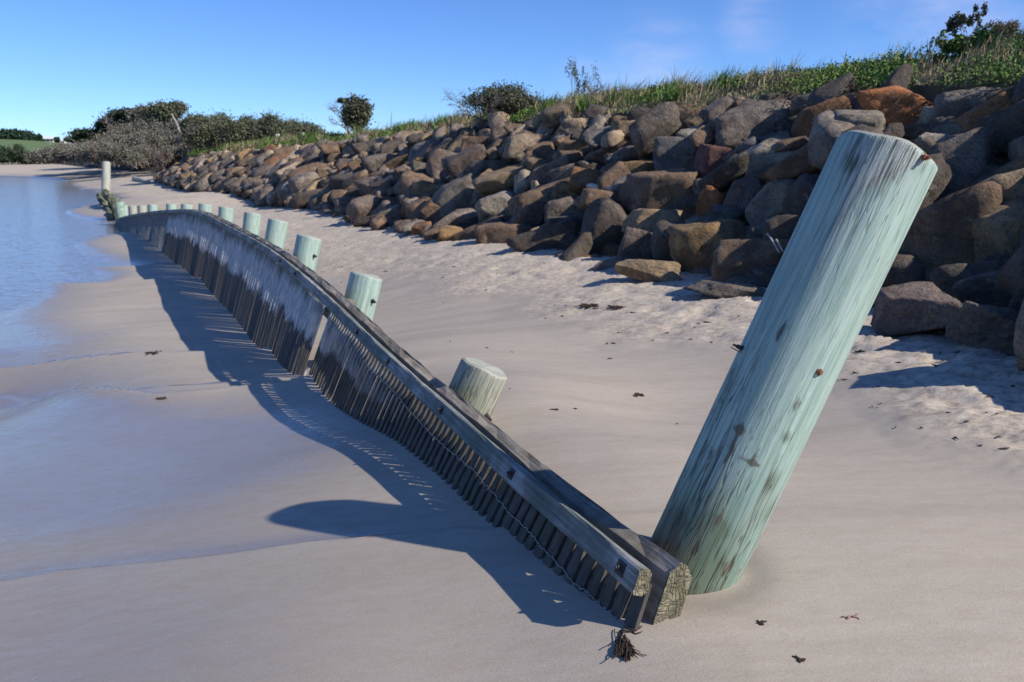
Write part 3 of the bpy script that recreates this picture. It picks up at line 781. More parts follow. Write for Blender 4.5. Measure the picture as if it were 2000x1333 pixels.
for rank, k in enumerate(order):
    P, rad, n = procs[k]
    e = rad * np.array([r2.uniform(1.15, 1.75), r2.uniform(.8, 1.2), r2.uniform(.6, .95)])
    u3 = np.array([n[0], n[1], 0.0]); tn = np.array([-n[1], n[0], 0])
    # long axis runs roughly up the slope with a common lean, as tipped stone does
    rotm = Matrix.Rotation(math.atan2(n[1], n[0]) + r2.normal() * .55, 3, 'Z') @ Matrix.Rotation(-R(26) + r2.normal() * .22, 3, 'Y') @ Matrix.Rotation(r2.normal() * .35, 3, 'X')
    c = COLS[keys[r2.choice(len(keys), p=wts)]]
    P = P + np.array([0, 0, -.10 * rad]) + np.array([-n[0], -n[1], .8]) * r2.uniform(-.06, .20) * min(1, rad / .25)
    if rank < budget:
        o = link('rock', protos[k % 28], wall)
        o.matrix_parent_inverse = Matrix()
        o.location = Vector(P) - wall.location; o.rotation_euler = rotm.to_euler(); o.scale = e
        set_obj(o, c, .18, r2)
    else:
        V, Fc = rock_shape(2000 + k % 90, 3 if info[k] > 6 else 2, planes=4)
        V = (V * e) @ np.array(rotm).T + P
        kk = 1 + r2.normal() * .18
        stuffV.append(V); stuffF.append(Fc + off); off += len(V); stuffC.append(np.broadcast_to(np.array(c) * max(.4, kk), (len(V), 3)))
# understones below the face hide bare bank; gap shade is put into their colour
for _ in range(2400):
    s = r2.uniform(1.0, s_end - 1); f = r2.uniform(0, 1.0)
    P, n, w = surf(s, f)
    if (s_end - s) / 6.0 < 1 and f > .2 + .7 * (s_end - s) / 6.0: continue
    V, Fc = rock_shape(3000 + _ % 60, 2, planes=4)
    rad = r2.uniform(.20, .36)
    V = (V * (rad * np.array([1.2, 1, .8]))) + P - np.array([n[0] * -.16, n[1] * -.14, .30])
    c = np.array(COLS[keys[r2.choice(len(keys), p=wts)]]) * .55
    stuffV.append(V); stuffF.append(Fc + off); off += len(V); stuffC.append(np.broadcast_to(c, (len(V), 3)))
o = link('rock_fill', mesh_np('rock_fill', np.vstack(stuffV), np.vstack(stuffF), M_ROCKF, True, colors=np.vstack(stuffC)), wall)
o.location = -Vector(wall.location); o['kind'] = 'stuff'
print('rocks', n_part, len(procs), 'stuff', len(stuffV), 'verts', off)

# boulders lying on the sand in front of the wall
def boulder(x, y, w, h, rot, c, label, seed, sub=4, depthf=.8, cut=.9):
    G = hit_ground(x, y + h * .42, lambda a, b: ground_z(a, b))
    d = (G - CAM) @ FWD
    a, b = w * .5 / F * d, h * .5 / F * d
    P = G + np.array([0, 0, b * cut]); P[:2] += (P[:2] / np.linalg.norm(P[:2])) * a * .45
    o = place_rock(P, (a, a * depthf, b * 1.12), local_frame(P, rot), seed, sub, name='boulder', col=c)
    tag(o, label, 'boulder', 'boulders lying on the sand below the wall')
boulder(1782, 617, 186, 100, 6, 'purple', 'big rounded pitted boulder half behind the leaning green pile', 51, 5, .7)
boulder(1923, 647, 136, 84, -4, 'grey', 'dark grey angular boulder on the sand right of the rounded one', 52, 5, .7)
boulder(2012, 655, 60, 118, 0, 'dark', 'dark boulder cut off by the right edge of the photo', 53, 4, .9)
boulder(1267, 533, 128, 44, -8, 'tan', 'low brown boulder on dry sand at the foot of the wall', 54, 5, .6)
boulder(1440, 570, 190, 30, -6, 'grey', 'flat slab half buried in sand just left of the green pile', 55, 4, .6, .5)
boulder(878, 458, 58, 28, 6, 'ochre', 'small orange tan rock at the foot of the wall above the sand', 56, 4)
boulder(625, 388, 40, 18, 4, 'brown', 'small brown rock by itself at the far foot of the wall', 57, 3)

# ================================================================== PILES
def make_pile(base, axis, length, r0, r1, label, nseg=160, nring=120, near=False, cat='post', group=None, seed=0, below=.35, patches=None, mat=None):
    """base = point of the axis at sand level; object origin there, local z along the axis"""
    axis = np.asarray(axis) / np.linalg.norm(axis)
    root = empty('timber_pile', Vector(base), label, cat, group)
    q = Vector(axis).to_track_quat('Z', 'Y')
    root.rotation_mode = 'QUATERNION'; root.rotation_quaternion = q
    zs = np.concatenate([[-below], np.linspace(-.05, length - .020, nring), [length - .013, length - .008]])
    rr = r0 + (r1 - r0) * np.clip(zs / length, 0, 1)
    rr[-2] -= .0; rr[-1] -= .0015
    th = np.arange(nseg) / nseg * 2 * math.pi
    Z, TH = np.meshgrid(zs, th, indexing='ij'); RR = np.repeat(rr[:, None], nseg, 1)
    P = np.stack([np.cos(TH).ravel() * 1.2, np.sin(TH).ravel() * 1.2, Z.ravel() * .7], 1)
    RR = RR * (1 + .010 * vnoise(P, seed + 5, 1.5, 2).reshape(RR.shape))
    if near:
        g = vnoise(np.stack([np.cos(TH).ravel() * 9, np.sin(TH).ravel() * 9, Z.ravel() * 1.2], 1), seed + 9, 2.0, 3).reshape(RR.shape)
        RR = RR * (1 + .0032 * g)
    V = np.stack([np.cos(TH) * RR, np.sin(TH) * RR, Z + (0.005 * np.cos(TH * 2 + 1) + .003 * np.sin(5 * TH)) * np.clip((Z - length + .05) / .05, 0, 1)], -1).reshape(-1, 3)
    n_ = len(zs)
    i = np.arange(n_ - 1)[:, None] * nseg; j = np.arange(nseg)[None]
    Fq = np.stack([i + j, i + (j + 1) % nseg, i + nseg + (j + 1) % nseg, i + nseg + j], -1).reshape(-1, 4)
    stain = np.zeros(len(V)); moss = np.zeros(len(V)); torn = np.zeros(len(V))
    zz = V[:, 2]; tv = np.arctan2(V[:, 1], V[:, 0])
    Rm = np.array(q.to_matrix())
    N3 = (np.stack([np.cos(tv), np.sin(tv), 0 * tv], 1)) @ Rm.T
    sea = np.clip(-(N3[:, 0] * .93 + N3[:, 1] * .36) , -1, 1)          # faces the sea
    moss += np.clip(1.0 - zz / .42, 0, 1) * (.35 + .55 * np.clip(sea + .35, 0, 1)) + (.18 * np.clip(1.25 - zz / .62, 0, 1) if near else 0)
    stain += .22 * np.clip(sea + .2, 0, 1) * np.clip(1.2 - zz / .62, 0, 1) if near else 0
    stain += np.clip(1.0 - zz / .16, 0, 1) * .25 + np.clip(1 - zz / .04, 0, 1) * .3
    if patches:
        for (px, py, wx, wz, amt, kind) in patches:
            # where the line of sight meets the pile, in pile coordinates
            o_ = Rm.T @ (CAM - base); d_ = Rm.T @ ray(px, py)
            rad = (r0 + r1) / 2; a_ = d_[0]**2 + d_[1]**2; b_ = 2*(o_[0]*d_[0]+o_[1]*d_[1]); c_ = o_[0]**2+o_[1]**2-rad**2
            disc = b_*b_-4*a_*c_
            if disc < 0: continue
            t_ = (-b_-math.sqrt(disc))/(2*a_); hp = o_ + d_*t_
            ta = math.atan2(hp[1], hp[0]); dt = (tv - ta + math.pi) % (2*math.pi) - math.pi
            m_ = amt*np.exp(-((dt*rad/wx)**2 + ((zz-hp[2])/wz)**2))
            if kind == 's': stain += m_
            elif kind == 'm': moss += m_
            else: torn += m_
    m = mesh_np('shaft', V, Fq, mat or M_PILE, True, {'stain': stain, 'moss': moss, 'torn': np.clip(torn, 0, 1)})
    sh = link('shaft', m, root)
    # end grain cap
    kr = 6; cv = [(0, 0, length)]; cf = []
    edge = V[-nseg:]
    CV = np.vstack([[[0, 0, length]]] + [edge * [f, f, 1] + [0, 0, .008] for f in (.45, .93)] + [edge])
    cf = [[0, 1 + t, 1 + (t + 1) % nseg, 1 + (t + 1) % nseg] for t in range(nseg)]
    fs = [(0, 1 + t, 1 + (t + 1) % nseg) for t in range(nseg)]
    for rr_ in range(2):
        o1 = 1 + rr_ * nseg; o2 = o1 + nseg
        fs += [(o1 + t, o2 + t, o2 + (t + 1) % nseg, o1 + (t + 1) % nseg) for t in range(nseg)]
    me = bpy.data.meshes.new('end_grain'); me.from_pydata(CV.tolist(), [], fs); me.materials.append(M_ENDG)
    link('end_grain', me, root)
    return root
ME = Mat('pile end grain')
_v = ME.coord(); _l = ME.n('ShaderNodeVectorMath', operation='LENGTH'); ME.l(_v, _l.inputs[0])
_w = ME.n('ShaderNodeTexWave', wave_type='RINGS', rings_direction='Z'); _w.inputs['Scale'].default_value = 22; _w.inputs['Distortion'].default_value = 1.5; ME.l(_v, _w.inputs['Vector'])
ME.out(ME.mix(_w.outputs['Fac'], (.36, .37, .32), (.27, .28, .23)), .8, ME.bump(ME.noise(_v, 40, 4), .4, .005)); M_ENDG = ME.m

def hexnut(name, r, hgt, mat, parent, loc, normal):
    bm = bmesh.new()
    bmesh.ops.create_cone(bm, cap_ends=True, segments=6, radius1=r, radius2=r * .96, depth=hgt)
    bmesh.ops.translate(bm, verts=bm.verts, vec=(0, 0, hgt / 2))
    c2 = bmesh.ops.create_cone(bm, cap_ends=True, segments=12, radius1=r * .55, radius2=r * .5, depth=hgt * 1.6)
    bmesh.ops.translate(bm, verts=c2['verts'], vec=(0, 0, hgt * .9))
    c3 = bmesh.ops.create_cone(bm, cap_ends=True, segments=16, radius1=r * 1.5, radius2=r * 1.5, depth=.003)
    o = link(name, bm_mesh(name, bm, mat), parent); o.location = loc; o.rotation_mode = 'QUATERNION'
    o.rotation_quaternion = Vector(normal).to_track_quat('Z', 'Y'); return o

# the big leaning pile in the foreground
b1 = at_z(1347, 1112, 0.0)
t1 = at_depth(1735, 292, 2.11)
ax1 = t1 - b1; L1 = np.linalg.norm(ax1)
patches = [(1715, 300, .07, .05, 1.6, 't'), (1745, 290, .06, .03, 1.6, 't'), (1695, 335, .04, .05, 1.5, 't'), (1640, 430, .012, .12, .8, 't'), (1660, 320, .03, .03, .8, 'm'), (1665, 300, .025, .03, .6, 's'),
           (1432, 868, .007, .05, 1.15, 's'), (1440, 838, .018, .010, 1.1, 's'), (1422, 890, .005, .03, .9, 's'), (1470, 905, .026, .007, 1.15, 's'), (1473, 895, .008, .03, .8, 's'), (1385, 900, .008, .035, .9, 's'),
           (1555, 795, .012, .03, .8, 's'), (1535, 855, .02, .02, .6, 'm'), (1395, 1030, .03, .02, .9, 'm'), (1408, 1010, .008, .03, .8, 's'), (1330, 1020, .012, .03, .6, 's'), (1522, 650, .010, .028, .9, 's'),
           (1440, 720, .03, .08, .4, 's'), (1400, 790, .04, .10, .38, 's'), (1340, 900, .04, .14, .45, 's'), (1300, 1050, .05, .10, .9, 's'), (1420, 760, .05, .12, .45, 'm'), (1340, 1080, .06, .06, .8, 'm'),
           (1600, 760, .006, .03, .6, 's'), (1510, 940, .02, .04, .5, 'm'), (1430, 1110, .04, .03, .6, 's'), (1480, 800, .04, .08, .2, 's'), (1500, 1000, .03, .05, .3, 'm'), (1330, 700, .03, .2, .3, 's')]
p1 = make_pile(b1, ax1, L1, .1285, .1275, 'tall thick pale green timber pile leaning right in the foreground', 288, 420, True, seed=3, patches=patches)
q1 = p1.rotation_quaternion.copy(); R1 = np.array(q1.to_matrix())
def on_pile(px, py, rad=.1275):
    o_ = R1.T @ (CAM - b1); d_ = R1.T @ ray(px, py)
    a_ = d_[0]**2 + d_[1]**2; b_ = 2*(o_[0]*d_[0]+o_[1]*d_[1]); c_ = o_[0]**2+o_[1]**2-rad**2
    disc = max(0, b_*b_-4*a_*c_); t_ = (-b_-math.sqrt(disc))/(2*a_); return o_ + d_*t_
for (px, py, r_, h_) in ((1803, 308, .008, .014), (1600, 727, .0095, .007)):
    hp = on_pile(px, py); nrm = Vector((hp[0], hp[1], 0)).normalized()
    hexnut('bolt', r_, h_, M_RUST, p1, Vector(hp) - nrm * .003, nrm)
hp = on_pile(1450, 681); nrm = Vector((hp[0], hp[1], 0)).normalized()
hexnut('bolt', .006, .016, M_DARKMETAL, p1, Vector(hp), nrm)
mb = MB(); a = np.array(hp) + np.array([0, 0, -.012]); mb.tube([a, a + np.array(nrm) * .03 + [0, 0, .003]], .0012, 4)
link('nail', mb.mesh('nail', M_RUST), p1)

# the row of piles along the back of the fence
pile_top = [None, (948, 716, 3.75), (717, 537, 6.0), (605, 462, 7.9), (544, 430, 9.8), (494, 416, 11.7), (442, 405, 13.6), (401, 398.5, 15.5), (365, 399, 17.4), (335, 398.5, 19.3), (298, 399.5, 21.2), (277, 401.5, 23.1), (258.5, 402.5, 25.0), (241, 401, 26.9)]
names = ['weathered khaki pile stub with rusty stained top, nearest behind the fence beam', 'pale green pile stub cracked down its front, third from the near end',
         'pale green pile stub with a chipped split top, fourth from the near end', 'pale green pile stub with a clean slanted top, fifth from the near end', 'pale green pile stub left of the clean slanted one',
         'pale green pile stub with a small packer block at its foot', 'pale green pile stub right above the highest bend of the rail', 'pale green pile stub at the crest of the rail, eighth from the near end',
         'short pale green pile stub, left one of the evenly spaced pair on the rail crest', 'short greenish grey pile stub with darker left side', 'short dull grey green pile stub in the tight far group', 'dull weathered pile stub in the tight far group',
         'pale rounded pile stub at the far low end of the curved rail']
fsamp = np.linspace(0, SMAX, 400); FT, FG, FU, FM, FTan = fence_at(fsamp)
for k in range(1, 14):
    x, y, d = pile_top[k]; Tp = at_depth(x, y, d)
    i = np.argmin(np.linalg.norm(FT[:, :2] - Tp[:2], axis=1))
    ax = FU[i].copy() if k > 1 else np.array([.40, .10, .9])
    if k > 1:
        lean = [0, 0, .30, .26, .24, .18, .14, .12, .10, .08, .06, .04, .03, .02][k]
        ax = np.array([lean * .92, lean * .38, 1.0])
    zb = gzat(Tp[0], Tp[1]) - .05; ln = (Tp[2] - zb) / ax[2]; ax = ax / np.linalg.norm(ax); ln = (Tp[2] - zb) / ax[2]
    rad = .118 if k == 1 else .122
    base = Tp - ax * ln
    patches_k = [(905, 700, .04, .06, .55, 's'), (930, 690, .03, .02, .8, 's')] if k == 1 else None
    pr = make_pile(base, ax, ln, rad, rad * (.98), names[k - 1], 64 if k > 3 else 128, 40 if k > 3 else 90, k < 4, group='timber piles along the back of the fence', seed=20 + k, patches=patches_k, mat=M_PILE2 if k in (1, 11, 12) else None)
    if k in (1, 2, 3):
        Rk = np.array(pr.rotation_quaternion.to_matrix())
        s_ = Rk.T @ np.array([.80, -.60, 0]); s_[2] = 0; s_ /= np.linalg.norm(s_)
        hexnut('bolt', .012, .02, M_DARKMETAL, pr, Vector(s_ * rad * 1.0 + [0, 0, ln - (.17 if k > 1 else .2)]), Vector(s_))
# the lone far pole
fb = at_z(207, 384, -.60); dfp = (fb - CAM) @ FWD
ft = at_depth(207.5, 317, dfp); L = np.linalg.norm(ft - fb)
make_pile(fb, ft - fb, L, 8.2 / F * dfp, 7.6 / F * dfp, 'upright pale grey green pole standing alone at the far end of the fence', 48, 60, False, seed=77, mat=M_PILE2)

# ================================================================== FENCE
fence = empty('picket_fence', Vector(ST_G[0]), 'long weathered timber picket fence curving and sagging down the beach', 'fence')
FO = Vector(fence.location)
def sweep(s0, s1, m0, m1, u0, u1, step=.12, jit=0, seed=0, name='rail', mat=None, ends=True, chamfer=.0, bend=None, label=None):
    """bar along the fence: occupies [m0,m1] along the seaward normal and [u0,u1] along the picket direction, measured from the rail top edge"""
    s = np.linspace(s0, s1, max(3, int((s1 - s0) / step)))
    T, G, U, M_, Tn = fence_at(np.clip(s, 0, SMAX))
    T = T + Tn * (s - np.clip(s, 0, SMAX))[:, None] * 0
    c = chamfer
    sec = [(m0 + c, u0), (m1 - c, u0), (m1, u0 + c), (m1, (u0 + u1) / 2), (m1, u1 - c), (m1 - c, u1), ((m0 + m1) / 2, u1), (m0 + c, u1), (m0, u1 - c), (m0, (u0 + u1) / 2), (m0, u0 + c)]
    k = len(sec); V = []; al = []; ac = []
    r_ = np.random.default_rng(seed); ph = r_.random(4) * 6
    for i in range(len(s)):
        for j, (a, b) in enumerate(sec):
            ja = jit * math.sin(s[i] * 7 + ph[0] + j * 1.7) + jit * .6 * math.sin(s[i] * 17 + ph[1] + j * 2.9)
            bb = b + (bend(s[i]) if bend else 0)
            V.append(T[i] + M_[i] * (a + ja * .6) + U[i] * (bb + ja)); al.append(s[i]); ac.append(j * .021)
    V = np.array(V); n = len(s)
    i = np.arange(n - 1)[:, None] * k; j = np.arange(k)[None]
    q = np.stack([i + j, i + k + j, i + k + (j + 1) % k, i + (j + 1) % k], -1).reshape(-1, 4).tolist()
    q += [tuple(range(k)), tuple(range((n - 1) * k + k - 1, (n - 1) * k - 1, -1))]
    me = bpy.data.meshes.new(name); me.from_pydata((V - np.array(FO)).tolist(), [], q)
    for nm, a in (('along', al), ('across', ac)):
        at = me.attributes.new(nm, 'FLOAT', 'POINT'); at.data.foreach_set('value', np.array(a, dtype=np.float32))
    me.materials.append(mat); bm = bmesh.new(); bm.from_mesh(me); bmesh.ops.recalc_face_normals(bm, faces=bm.faces); bm.to_mesh(me); bm.free()
    o = link(name, me, fence)
    if label: o['label'] = label
    return o
def s_of_px(px, py):
    # fence parameter where the rail top passes nearest a pixel
    q = np.array([proj(t)[:2] for t in FT]); return fsamp[np.argmin(np.hypot(q[:, 0] - px, q[:, 1] - py))]
sj = s_of_px(614, 554)
joints = [0, sj, s_of_px(402, 421), s_of_px(300, 412), SMAX - .1]
nearS = s_of_px(800, 730)
for a, b in zip(joints[:-1], joints[1:]):
    up = .0
    sweep(a + (.0 if a == 0 else -.10), b - .004, -.034, .0, -.066, 0.0, .1, .0018, int(a * 10), 'rail', M_RAIL, chamfer=.005)
bj = [-.06, s_of_px(655, 590), s_of_px(440, 437), s_of_px(310, 412), SMAX - .1]
for a, b in zip(bj[:-1], bj[1:]):
    sweep(max(a, 0), b - .01, -.152, -.086, -.185, .028, .1, .004, int(a * 10) + 50, 'beam', M_BEAM, chamfer=.028)
# splayed sliver split off the near beam end
# pickets: one by one, every picket its own board
SP = .060
sv = np.arange(.02, SMAX - .25, SP)
rp_ = np.random.default_rng(12)
pmesh = []
for k in range(5):
    bm = bmesh.new(); bmesh.ops.create_cube(bm, size=1)
    for v in bm.verts:
        v.co.z = (v.co.z + .5)
    bmesh.ops.bevel(bm, geom=[e for e in bm.edges if abs(e.verts[0].co.z - e.verts[1].co.z) > .5], offset=.12, segments=1, affect='EDGES')
    for v in bm.verts: v.co.x += .1 * math.sin(k * 2.1 + v.co.z * 2); v.co.y += .05 * math.cos(k + v.co.z * 3)
    pmesh.append(bm_mesh('picket', bm, M_PICK))
T, G, U, M_, Tn = fence_at(sv)
gx_, gy_ = s_of_px(630, 569), s_of_px(641, 580)
sizes = []
batchV, batchF, bo = [], [], 0
for i, s in enumerate(sv):
    broken = min(gx_, gy_) < s < max(gx_, gy_)
    if broken and rp_.random() < .55: continue
    P = T[i] - M_[i] * .046
    zb = gzat(G[i, 0], G[i, 1]); ln = max(.08, (P[2] - zb) / max(.3, U[i, 2]) + .06)
    top = rp_.uniform(-.045, -.015) if s < sj else rp_.uniform(-.03, -.004)
    wdt = rp_.uniform(.024, .031) * (1.55 if s < .8 else 1.2 if s < 1.2 else 1 if s < sj else 1.75)
    tilt = rp_.normal() * .02
    zax = U[i] + Tn[i] * tilt; zax /= np.linalg.norm(zax)
    yax = M_[i]; xax = np.cross(yax, zax); xax /= np.linalg.norm(xax); yax = np.cross(zax, xax)
    Lp = ln + top + .02
    if broken: Lp0 = Lp; Lp = Lp * rp_.uniform(.12, .28)
    base = P + U[i] * top - zax * (Lp0 if broken else Lp)
    Mt = Matrix(((xax[0] * wdt, yax[0] * .014, zax[0] * Lp, base[0] - FO[0]), (xax[1] * wdt, yax[1] * .014, zax[1] * Lp, base[1] - FO[1]), (xax[2] * wdt, yax[2] * .014, zax[2] * Lp, base[2] - FO[2]), (0, 0, 0, 1)))
    if i < 300:
        o = link('picket', pmesh[i % 5], fence); o.matrix_local = Mt
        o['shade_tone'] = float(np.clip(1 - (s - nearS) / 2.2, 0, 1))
    else:
        m_ = pmesh[i % 5]; V = np.array([(Mt @ v.co)[:] for v in m_.vertices]); batchV += V.tolist(); batchF += [tuple(bo + k for k in p.vertices) for p in m_.polygons]; bo += len(V)
print('pickets', len(sv))
if batchV:
    me = bpy.data.meshes.new('pickets_far'); me.from_pydata(batchV, [], batchF); me.materials.append(mat_simple('far picket timber', (.24, .24, .235), .85, 8, .6))
    o = link('picket_row', me, fence); o['kind'] = 'stuff'
# bolts with square washers on the front rail, packer blocks against the piles
for (px, py) in ((1212, 1088), (1003, 910), (860, 790), (762, 700), (697, 640), (575, 530), (547, 508), (500, 474)):
    s = s_of_px(px, py); t_, g_, u_, m_, n_ = [a[0] for a in fence_at(np.array([s]))]
    c = t_ - u_ * .033 + m_ * .0015
    bm = bmesh.new(); bmesh.ops.create_cube(bm, size=1)
    for v in bm.verts: v.co = Vector((v.co.x * .034, v.co.y * .034, v.co.z * .005))
    r3 = Matrix((Vector(n_), Vector(u_), Vector(m_))).transposed()
    w_ = link('washer', bm_mesh('washer', bm, M_DARKMETAL), fence); w_.matrix_local = Matrix.Translation(Vector(c) - FO) @ r3.to_4x4()
    hexnut('bolt', .008, .008, M_DARKMETAL, fence, Vector(c + m_ * .003) - FO, Vector(m_))
M_BLOCK = mat_simple('packer timber', (.30, .25, .19), .85, 12, .5)
for (px, py, d, w) in ((899, 786, 3.6, .06), (684, 590, 5.8, .08), (668, 565, 5.9, .0), (572, 503, 7.7, .10), (415, 424, 13.4, .16)):
    if w == 0: continue
    P = at_depth(px, py, d); i = np.argmin(np.linalg.norm(FT - P, axis=1))
    bm = bmesh.new(); bmesh.ops.create_cube(bm, size=1); bmesh.ops.bevel(bm, geom=bm.edges[:], offset=.04, segments=1, affect='EDGES')
    for v in bm.verts: v.co = Vector((v.co.x * w * 1.7, v.co.y * .06, v.co.z * .02))
    r3 = Matrix((Vector(FTan[i]), Vector(FM[i]), Vector(FU[i]))).transposed()
    o = link('packer_block', bm_mesh('packer_block', bm, M_BLOCK), fence); o.matrix_local = Matrix.Translation(Vector(P) - FO) @ r3.to_4x4()
# wire strand laced along the pickets
wpx = [(718, 714), (760, 755), (789, 788), (832, 839), (875, 878), (905, 902), (930, 924), (960, 960), (990, 996), (1038, 1044), (1060, 1072), (1086, 1096), (1122, 1140), (1145, 1155), (1166, 1176), (1195, 1203), (1222, 1226)]
WP = []
for (px, py) in wpx:
    best, bd = None, 1e9
    for i in range(0, 400):
        o_ = FT[i] - FM[i] * .035; r_ = ray(px, py); nrm = FM[i]
        k = ((o_ - CAM) @ nrm) / (r_ @ nrm) if abs(r_ @ nrm) > 1e-6 else -1
        if k < 0: continue
        h_ = CAM + r_ * k; e = abs((h_ - o_) @ FTan[i])
        if e < bd: bd, best = e, h_
    WP.append(best)
WP = np.array(WP); sW = np.arange(len(WP)); sf = np.linspace(0, len(WP) - 1, 170)
WPf = np.stack([np.interp(sf, sW, WP[:, k]) for k in range(3)], 1); WPf += rp_.normal(size=WPf.shape) * .0022
mb = MB(); mb.tube(WPf - np.array(FO), .0016, 5); link('wire', mb.mesh('wire', M_WIRE), fence)
# end grain faces of the near beam are cut into the beam itself: checks and saw marks as shallow strips
t_, g_, u_, m_, n_ = [a[0] for a in fence_at(np.array([0.0]))]
MEG = Mat('cracked beam end grain'); _v = MEG.coord()
_b1 = MEG.noise(MEG.coord((20, 20, 75), rot=(0, .45, .2)), 1.0, 2, .5, .5); _b2 = MEG.noise(MEG.coord((60, 60, 14), rot=(0, .3, .2)), 1.0, 2, .5, .4)
_c = MEG.math('MULTIPLY', MEG.ramp(_b1, [(.44, 1), (.492, .12), (.508, .12), (.56, 1)]), MEG.ramp(_b2, [(.45, 1), (.495, .15), (.505, .15), (.55, 1)])); _n = MEG.noise(_v, 30, 5)
MEG.out(MEG.mix(MEG.math('ADD', MEG.math('MULTIPLY', _c, .6), .4), (.12, .11, .07), MEG.mix(MEG.ramp(_n, [(.4, 0), (.6, 1)]), (.13, .12, .07), (.30, .265, .18))), .9, MEG.bump(_c, .9, .006))
def endplate(m0, m1, u0, u1, c, name, mat, thick=.006, par=fence):
    sec = [(m0 + c, u0), (m1 - c * .6, u0), (m1, u0 + c), (m1, u1 - c), (m1 - c, u1), (m0 + c, u1), (m0, u1 - c), (m0 - .006, u0 + c * 1.8)]
    A = [t_ + m_ * a + u_ * b - n_ * .001 for a, b in sec]; B = [p - n_ * thick for p in A]
    V = np.array(A + B) - np.array(FO); k = len(sec)
    f = [tuple(range(k)), tuple(range(2 * k - 1, k - 1, -1))] + [(i, i + k, (i + 1) % k + k, (i + 1) % k) for i in range(k)]
    me = bpy.data.meshes.new(name); me.from_pydata(V.tolist(), [], f); me.materials.append(mat)
    bm = bmesh.new(); bm.from_mesh(me); bmesh.ops.recalc_face_normals(bm, faces=bm.faces); bm.to_mesh(me); bm.free()
    link(name, me, par)
endplate(-.153, -.085, -.186, .029, .026, 'end_grain', MEG.m)
endplate(-.035, .001, -.067, .001, .008, 'end_grain', MEG.m, .004)

# collapsed mossy stretch between the curved fence and the far pole
M_MOSS = mat_simple('mossy wet timber', (.16, .17, .10), .85, 7, .75)
r5 = np.random.default_rng(3)
def poly_at(pts): return np.array([at_z(*p) for p in pts])
La = poly_at([(222, 427, -1.0), (212, 416, -.95), (206, 403, -.85), (199, 390, -.62), (194, 383, -.5)])
Lb = poly_at([(238, 420, -.95), (228, 405, -.80), (216, 391, -.55), (208, 382, -.42), (204, 377, -.35)])
cf_ = empty('collapsed_fence', Vector(La[2]), 'collapsed mossy end of the fence running up to the far pole', 'fence')
for L_, r_ in ((La, .10), (Lb, .12)):
    t = np.linspace(0, 4, 26); Pf = np.stack([np.interp(t, range(5), L_[:, k]) for k in range(3)], 1) + r5.normal(size=(26, 3)) * .03
    mb = MB(); mb.tube(Pf - La[2], r_ * (1 + .2 * r5.normal(size=26)), 6); link('beam', mb.mesh('beam', M_MOSS, False), cf_)
for k in range(34):
    t = k / 33 * 4; a = np.array([np.interp(t, range(5), La[:, j]) for j in range(3)]); b = np.array([np.interp(t, range(5), Lb[:, j]) for j in range(3)])
    mb = MB(); q = a + [r5.normal() * .1, r5.normal() * .1, -.45]; mb.tube(np.array([a + [0, 0, .06], q]) - La[2], .035, 4); link('picket', mb.mesh('picket', M_MOSS, False), cf_)
for k, (x, y) in enumerate([(233, 404), (224, 396), (216, 388)]):
    P = at_z(x, y, -.5); mb = MB(); zg = gzat(P[0], P[1]); mb.tube(np.array([[P[0], P[1], zg - .2], [P[0] + .03, P[1], P[2] + .15]]), .13, 12)
    o = link('pile_stub', mb.mesh('pile_stub', M_MOSS if k else mat_simple('mossy pale pile', (.30, .42, .33), .7, 9, .5)))
    tag(o, ['mossy green stub, nearest in the collapsed stretch', 'dark mossy stub in the middle of the collapsed stretch', 'mossy stub closest to the far pole'][k], 'post')

# ================================================================== SMALL THINGS ON THE SAND
def tuft(P, size, nst, seed, name, label, cat, spread=1.0, hang=None, mat=M_WEED, r=.0022, group=None, wand=.45):
    r_ = np.random.default_rng(seed); mb = MB()
    for _ in range(nst):
        a = r_.uniform(0, 6.28); d = np.array([math.cos(a), math.sin(a) * .8, 0]) * spread
        if hang is not None: d = hang + r_.normal(size=3) * .10
        q = np.zeros(3) + r_.normal(size=3) * size * (np.array([.10, .26, .06]) if hang is not None else .12); q[2] = abs(q[2]) * .3; pts = [q]
        for k in range(5):
            d = d + r_.normal(size=3) * wand; q = q + d / (np.linalg.norm(d) + 1e-6) * size * .24; q[2] = min(max(q[2], .001), .002 + r_.random() * size * .16); pts.append(q.copy())
        mb.tube(pts, r, 4)
    o = link(name, mb.mesh(name, mat)); o.location = P
    return tag(o, label, cat, group)
def gp(px, py): return hit_ground(px, py, lambda a, b: ground_z(a, b))
tuft(gp(1216, 1250), .055, 130, 1, 'seaweed_tuft', 'dark bushy seaweed tuft hanging off the wire at the near fence end', 'seaweed', hang=np.array([.05, -1.0, 0]), r=.0013, wand=.16)
mb = MB(); A_ = gp(1214, 1250); B_ = WP[-1]; mb.tube(np.linspace(A_ + [0, 0, .004], B_, 6), .0012, 4)
tag(link('wire_end', mb.mesh('wire_end', M_WIRE)), 'loose pale wire end tying the seaweed tuft to the fence', 'wire')
tuft(gp(1238, 1236), .03, 5, 2, 'seaweed_sprig', 'thin red brown sprig beside the beam end', 'seaweed')
tuft(gp(1245, 773), .03, 22, 3, 'seaweed_clump', 'dark seaweed clump alone on the open sand between fence and wall', 'seaweed', r=.004)
tuft(gp(1150, 598), .08, 60, 4, 'seaweed_clump', 'flat dark seaweed wrack at the edge of the dry sand', 'seaweed', r=.004)
tuft(gp(1205, 601), .07, 40, 5, 'seaweed_clump', 'smaller seaweed streak right beside the flat dark wrack', 'seaweed', r=.0035)
tuft(gp(316, 779), .03, 14, 6, 'seaweed_clump', 'small dark seaweed scrap on wet sand left of the fence shadow', 'seaweed', r=.004)
